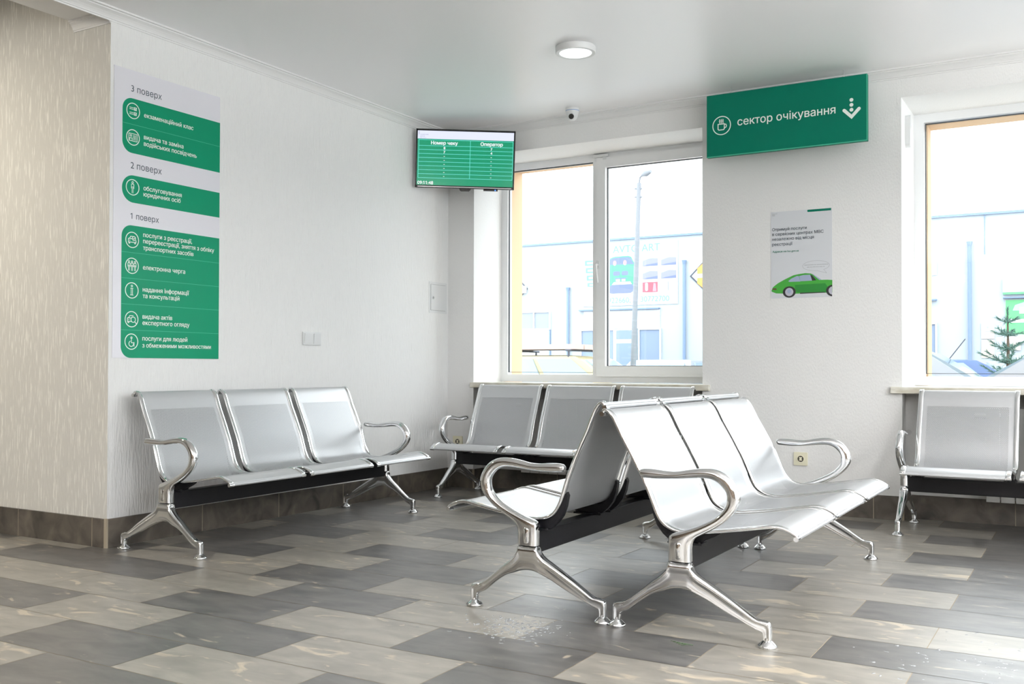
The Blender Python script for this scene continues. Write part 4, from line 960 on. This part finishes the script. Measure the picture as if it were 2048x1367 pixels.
# cars
M['tyre'] = mat('tyre', (.02,.02,.02), .8); M['carglass'] = mat('car_glass', srgb(120,140,152), .06, spec=.9)
def car(loc, ang, L, Wd, zr, zb, cab, paint, label, split=((.10,.42),(.47,.88)), glassm=None):
    """cab = (rear base, rear roof, front roof, front base) along the length, nose at L"""
    root = empty('car', loc, ang); tag(root, label, 'car')
    a, b, c, d = cab; w2 = Wd/2; gm = glassm or M['carglass']
    prof = [(.02,.32),(0,.55),(.03,zb-.12),(.12,zb-.03),(a,zb),(d,zb),(L-.45,zb-.12),(L-.08,zb-.24),(L,.55),(L-.03,.30)]
    bm = bmesh.new()
    R_ = [[(x if 0 else min(max(x, .0+ins), L-ins), y, z-(ins*.4 if z > .5 else 0)) for x, z in prof] for y, ins in ((-w2,.10),(-w2+.10,0),(w2-.10,0),(w2,.10))]
    loft(bm, R_); body = obj('body', bm, paint, root, smooth=True)
    bm = bmesh.new(); tz = zr
    lo = [(a,-w2+.06),(d,-w2+.06),(d,w2-.06),(a,w2-.06)]; hi = [(b,-w2+.22),(c,-w2+.22),(c,w2-.22),(b,w2-.22)]
    md = [((p[0]*.22+q[0]*.78), p[1]*.3+q[1]*.7) for p, q in zip(lo, hi)]
    loft(bm, [[(x,y,zb-.02) for x, y in lo], [(x,y,zb+(zr-zb)*.80) for x, y in md], [(x,y,zr-.02) for x, y in hi], [(b+(c-b)*.5+(x-b-(c-b)*.5)*.7, y*.7, zr) for x, y in hi]])
    obj('cabin', bm, paint, root, smooth=True)
    k0, k1 = .10, .90
    def lerp(p, q, t): return Vector((p[0]+(q[0]-p[0])*t, p[1]+(q[1]-p[1])*t, zb+(zr-.02-zb)*t))
    def side(s):
        i, j = (0, 1) if s < 0 else (3, 2)
        A, B = Vector((*lo[i],0)), Vector((*lo[j],0)); bits = []
        for f0, f1 in split:
            bm = bmesh.new(); q = []
            for t, ff in ((k0,(f0,f1)), (k1,(f0,f1))):
                p0 = lerp(lo[i], md[i] if 0 else hi[i], t); p1 = lerp(lo[j], hi[j], t)
                for f in ff: q.append(p0+(p1-p0)*f)
            off = Vector((0, s*.045, .01)); o1 = [p+off for p in (q[0],q[1],q[3],q[2])]; o2 = [p-off*.6 for p in (q[0],q[1],q[3],q[2])]
            loft(bm, [o2, o1]); obj('side_window', bm, gm, root)
    side(-1); side(1)
    for i, j, s, nm in ((1, 2, 1, 'windscreen'), (3, 0, -1, 'rear_window')):
        bm = bmesh.new(); q = []
        for t in (.10, .86):
            p0 = lerp(lo[i], hi[i], t); p1 = lerp(lo[j], hi[j], t); q += [p0+(p1-p0)*.08, p0+(p1-p0)*.92]
        off = Vector((s*.05, 0, .02)); loft(bm, [[p-off*.5 for p in (q[0],q[1],q[3],q[2])], [p+off for p in (q[0],q[1],q[3],q[2])]]); obj(nm, bm, gm, root)
    for x in (.75, L-.8):
        for s in (-1, 1):
            bm = bmesh.new(); lathe(bm, [(.0,-.10),(.25,-.10),(.31,-.07),(.31,.07),(.25,.10),(.0,.10)], (x, s*(w2-.09), .31), 22, 'y'); obj('wheel', bm, M['tyre'], root, smooth=True)
    for s in (-1, 1):
        bm = bmesh.new(); lathe(bm, [(.0,-.06),(.07,-.045),(.085,0),(.07,.045),(.0,.06)], (d-.30, s*(w2+.05), zb+.06), 14, 'x'); obj('mirror', bm, paint, root, smooth=True)
    return root
cp = lambda n, r, g, b: mat(n, tuple(.95*v for v in srgb(r,g,b)), .25, coat=.4)
EXT = ('asphalt','fac','fac_edge','pipe','dglass','gglass','banner_white','teal','b_green','b_dark','b_mid','b_red','b_skin','b_light','yellow','signblack','shopgreen','palewood','faint_teal','pole')
for k in EXT:
    i_ = M[k].node_tree.nodes['Principled BSDF'].inputs['Base Color']; i_.default_value = (*[.95*v for v in i_.default_value[:3]], 1)
P_cream, P_white, P_blue, P_grey = cp('cream_paint',168,160,122), cp('white_paint',136,142,150), cp('blue_paint',62,92,140), cp('grey_paint',90,100,120)
yc = car((-5.3, 8.85, ZS), 0, 4.2, 1.7, 1.49, .95, (.15,.45,2.27,3.10), P_cream, 'cream estate car with boards on its roof rack, seen through the left pane', split=((.05,.56),(.60,.93)))
bm = bmesh.new()
for x in (.85, 2.15):
    tube(bm, [(x,-.62,1.44),(x,-.62,1.565)], .02, 8); tube(bm, [(x,.62,1.44),(x,.62,1.565)], .02, 8); tube(bm, [(x,-.72,1.57),(x,.72,1.57)], .018, 8)
obj('roof_rack', bm, M['signblack'], yc)
M['boards'] = mat('pale_boards', srgb(188,164,156), .7)
ld = empty('roof_load', (-4.05, 8.85, ZS+1.588)); tag(ld, 'pale pink boards lying on the roof rack of the cream estate car', 'boards')
bm = bmesh.new()
for k in range(3): box(bm, -1.1+.05*k, .98, -.55+.36*k, -.22+.36*k, 0, .085)
obj('boards', bm, M['boards'], ld)
car((-2.62, 10.2, ZS), PI/2, 3.5, 1.62, 1.44, .92, (.25,.75,2.05,2.75), P_white, 'white car parked end-on in front of the workshop door')
car((-4.62, 10.2, ZS), PI/2, 3.5, 1.6, 1.33, .88, (.25,.7,1.9,2.6), P_grey, 'dark car behind the bonnet of the cream estate car')
car((-.15, 7.75, ZS), 0, 4.25, 1.7, 1.56, .98, (.20,.7,2.50,3.42), P_white, 'white car nose to the right, at the left of the single-pane window view')
car((.15, 11.35, ZS), 0, 4.0, 1.7, 1.43, .92, (.2,.6,2.60,3.35), P_blue, 'blue car parked behind the white car and the spruce')
car((6.55, 5.85, ZS), PI, 4.2, 1.7, 1.50, .95, (.2,.6,2.62,3.52), P_white, 'white car nose to the left, cut off by the right edge of the window view')
bm = bmesh.new(); tube(bm, [(2.38,10.48,ZS+1.42),(2.62,10.45,ZS+1.74)], .008, 6); o = obj('radio_aerial', bm, M['signblack']); tag(o, 'thin slanted aerial rising above the blue car roof', 'aerial')

# small spruce
M['needle'] = mat('spruce_needles', srgb(80,116,106), .8); M['bark'] = mat('bark', srgb(88,76,66), .9)
tr_ = empty('spruce_tree', (3.27, 9.55, ZS)); tag(tr_, 'young spruce with sparse branches in front of the green shop', 'tree')
bm = bmesh.new(); tube(bm, [(0,0,0),(.01,0,1.0),(0,0,2.05)], [.05,.035,.008], 10); obj('trunk', bm, M['bark'], tr_, smooth=True)
rnd = random.Random(11); bm = bmesh.new()
def sprig_branch(p0, d, ln, dens):
    n = int(ln*dens)
    for i in range(n):
        t = (i+.5)/n; p = p0+d*ln*t+Vector((0,0,.16*ln*t*t)); wd = .10*(1-.55*t)
        for k in range(5):
            q = Vector((rnd.gauss(0,1), rnd.gauss(0,1), rnd.gauss(0,.7)+.2)).normalized()*wd*rnd.uniform(.6,1.2)+d*.05; s = d.cross(q).normalized()*.007
            a, b, c = bm.verts.new(p-s), bm.verts.new(p+s), bm.verts.new(p+q); bm.faces.new((a,b,c))
for lv in range(9):
    z = .35+lv*.20; ln = .66*(1-lv/10.5)
    for k in range(6):
        a = k*1.047+lv*.6+rnd.uniform(-.2,.2); sprig_branch(Vector((0,0,z)), Vector((math.cos(a), math.sin(a), rnd.uniform(.12,.4))).normalized(), ln*rnd.uniform(.7,1.15), 48)
sprig_branch(Vector((0,0,1.9)), Vector((0,0,1)), .22, 60)
fo = obj('foliage', bm, M['needle'], tr_); fo['kind'] = 'stuff'
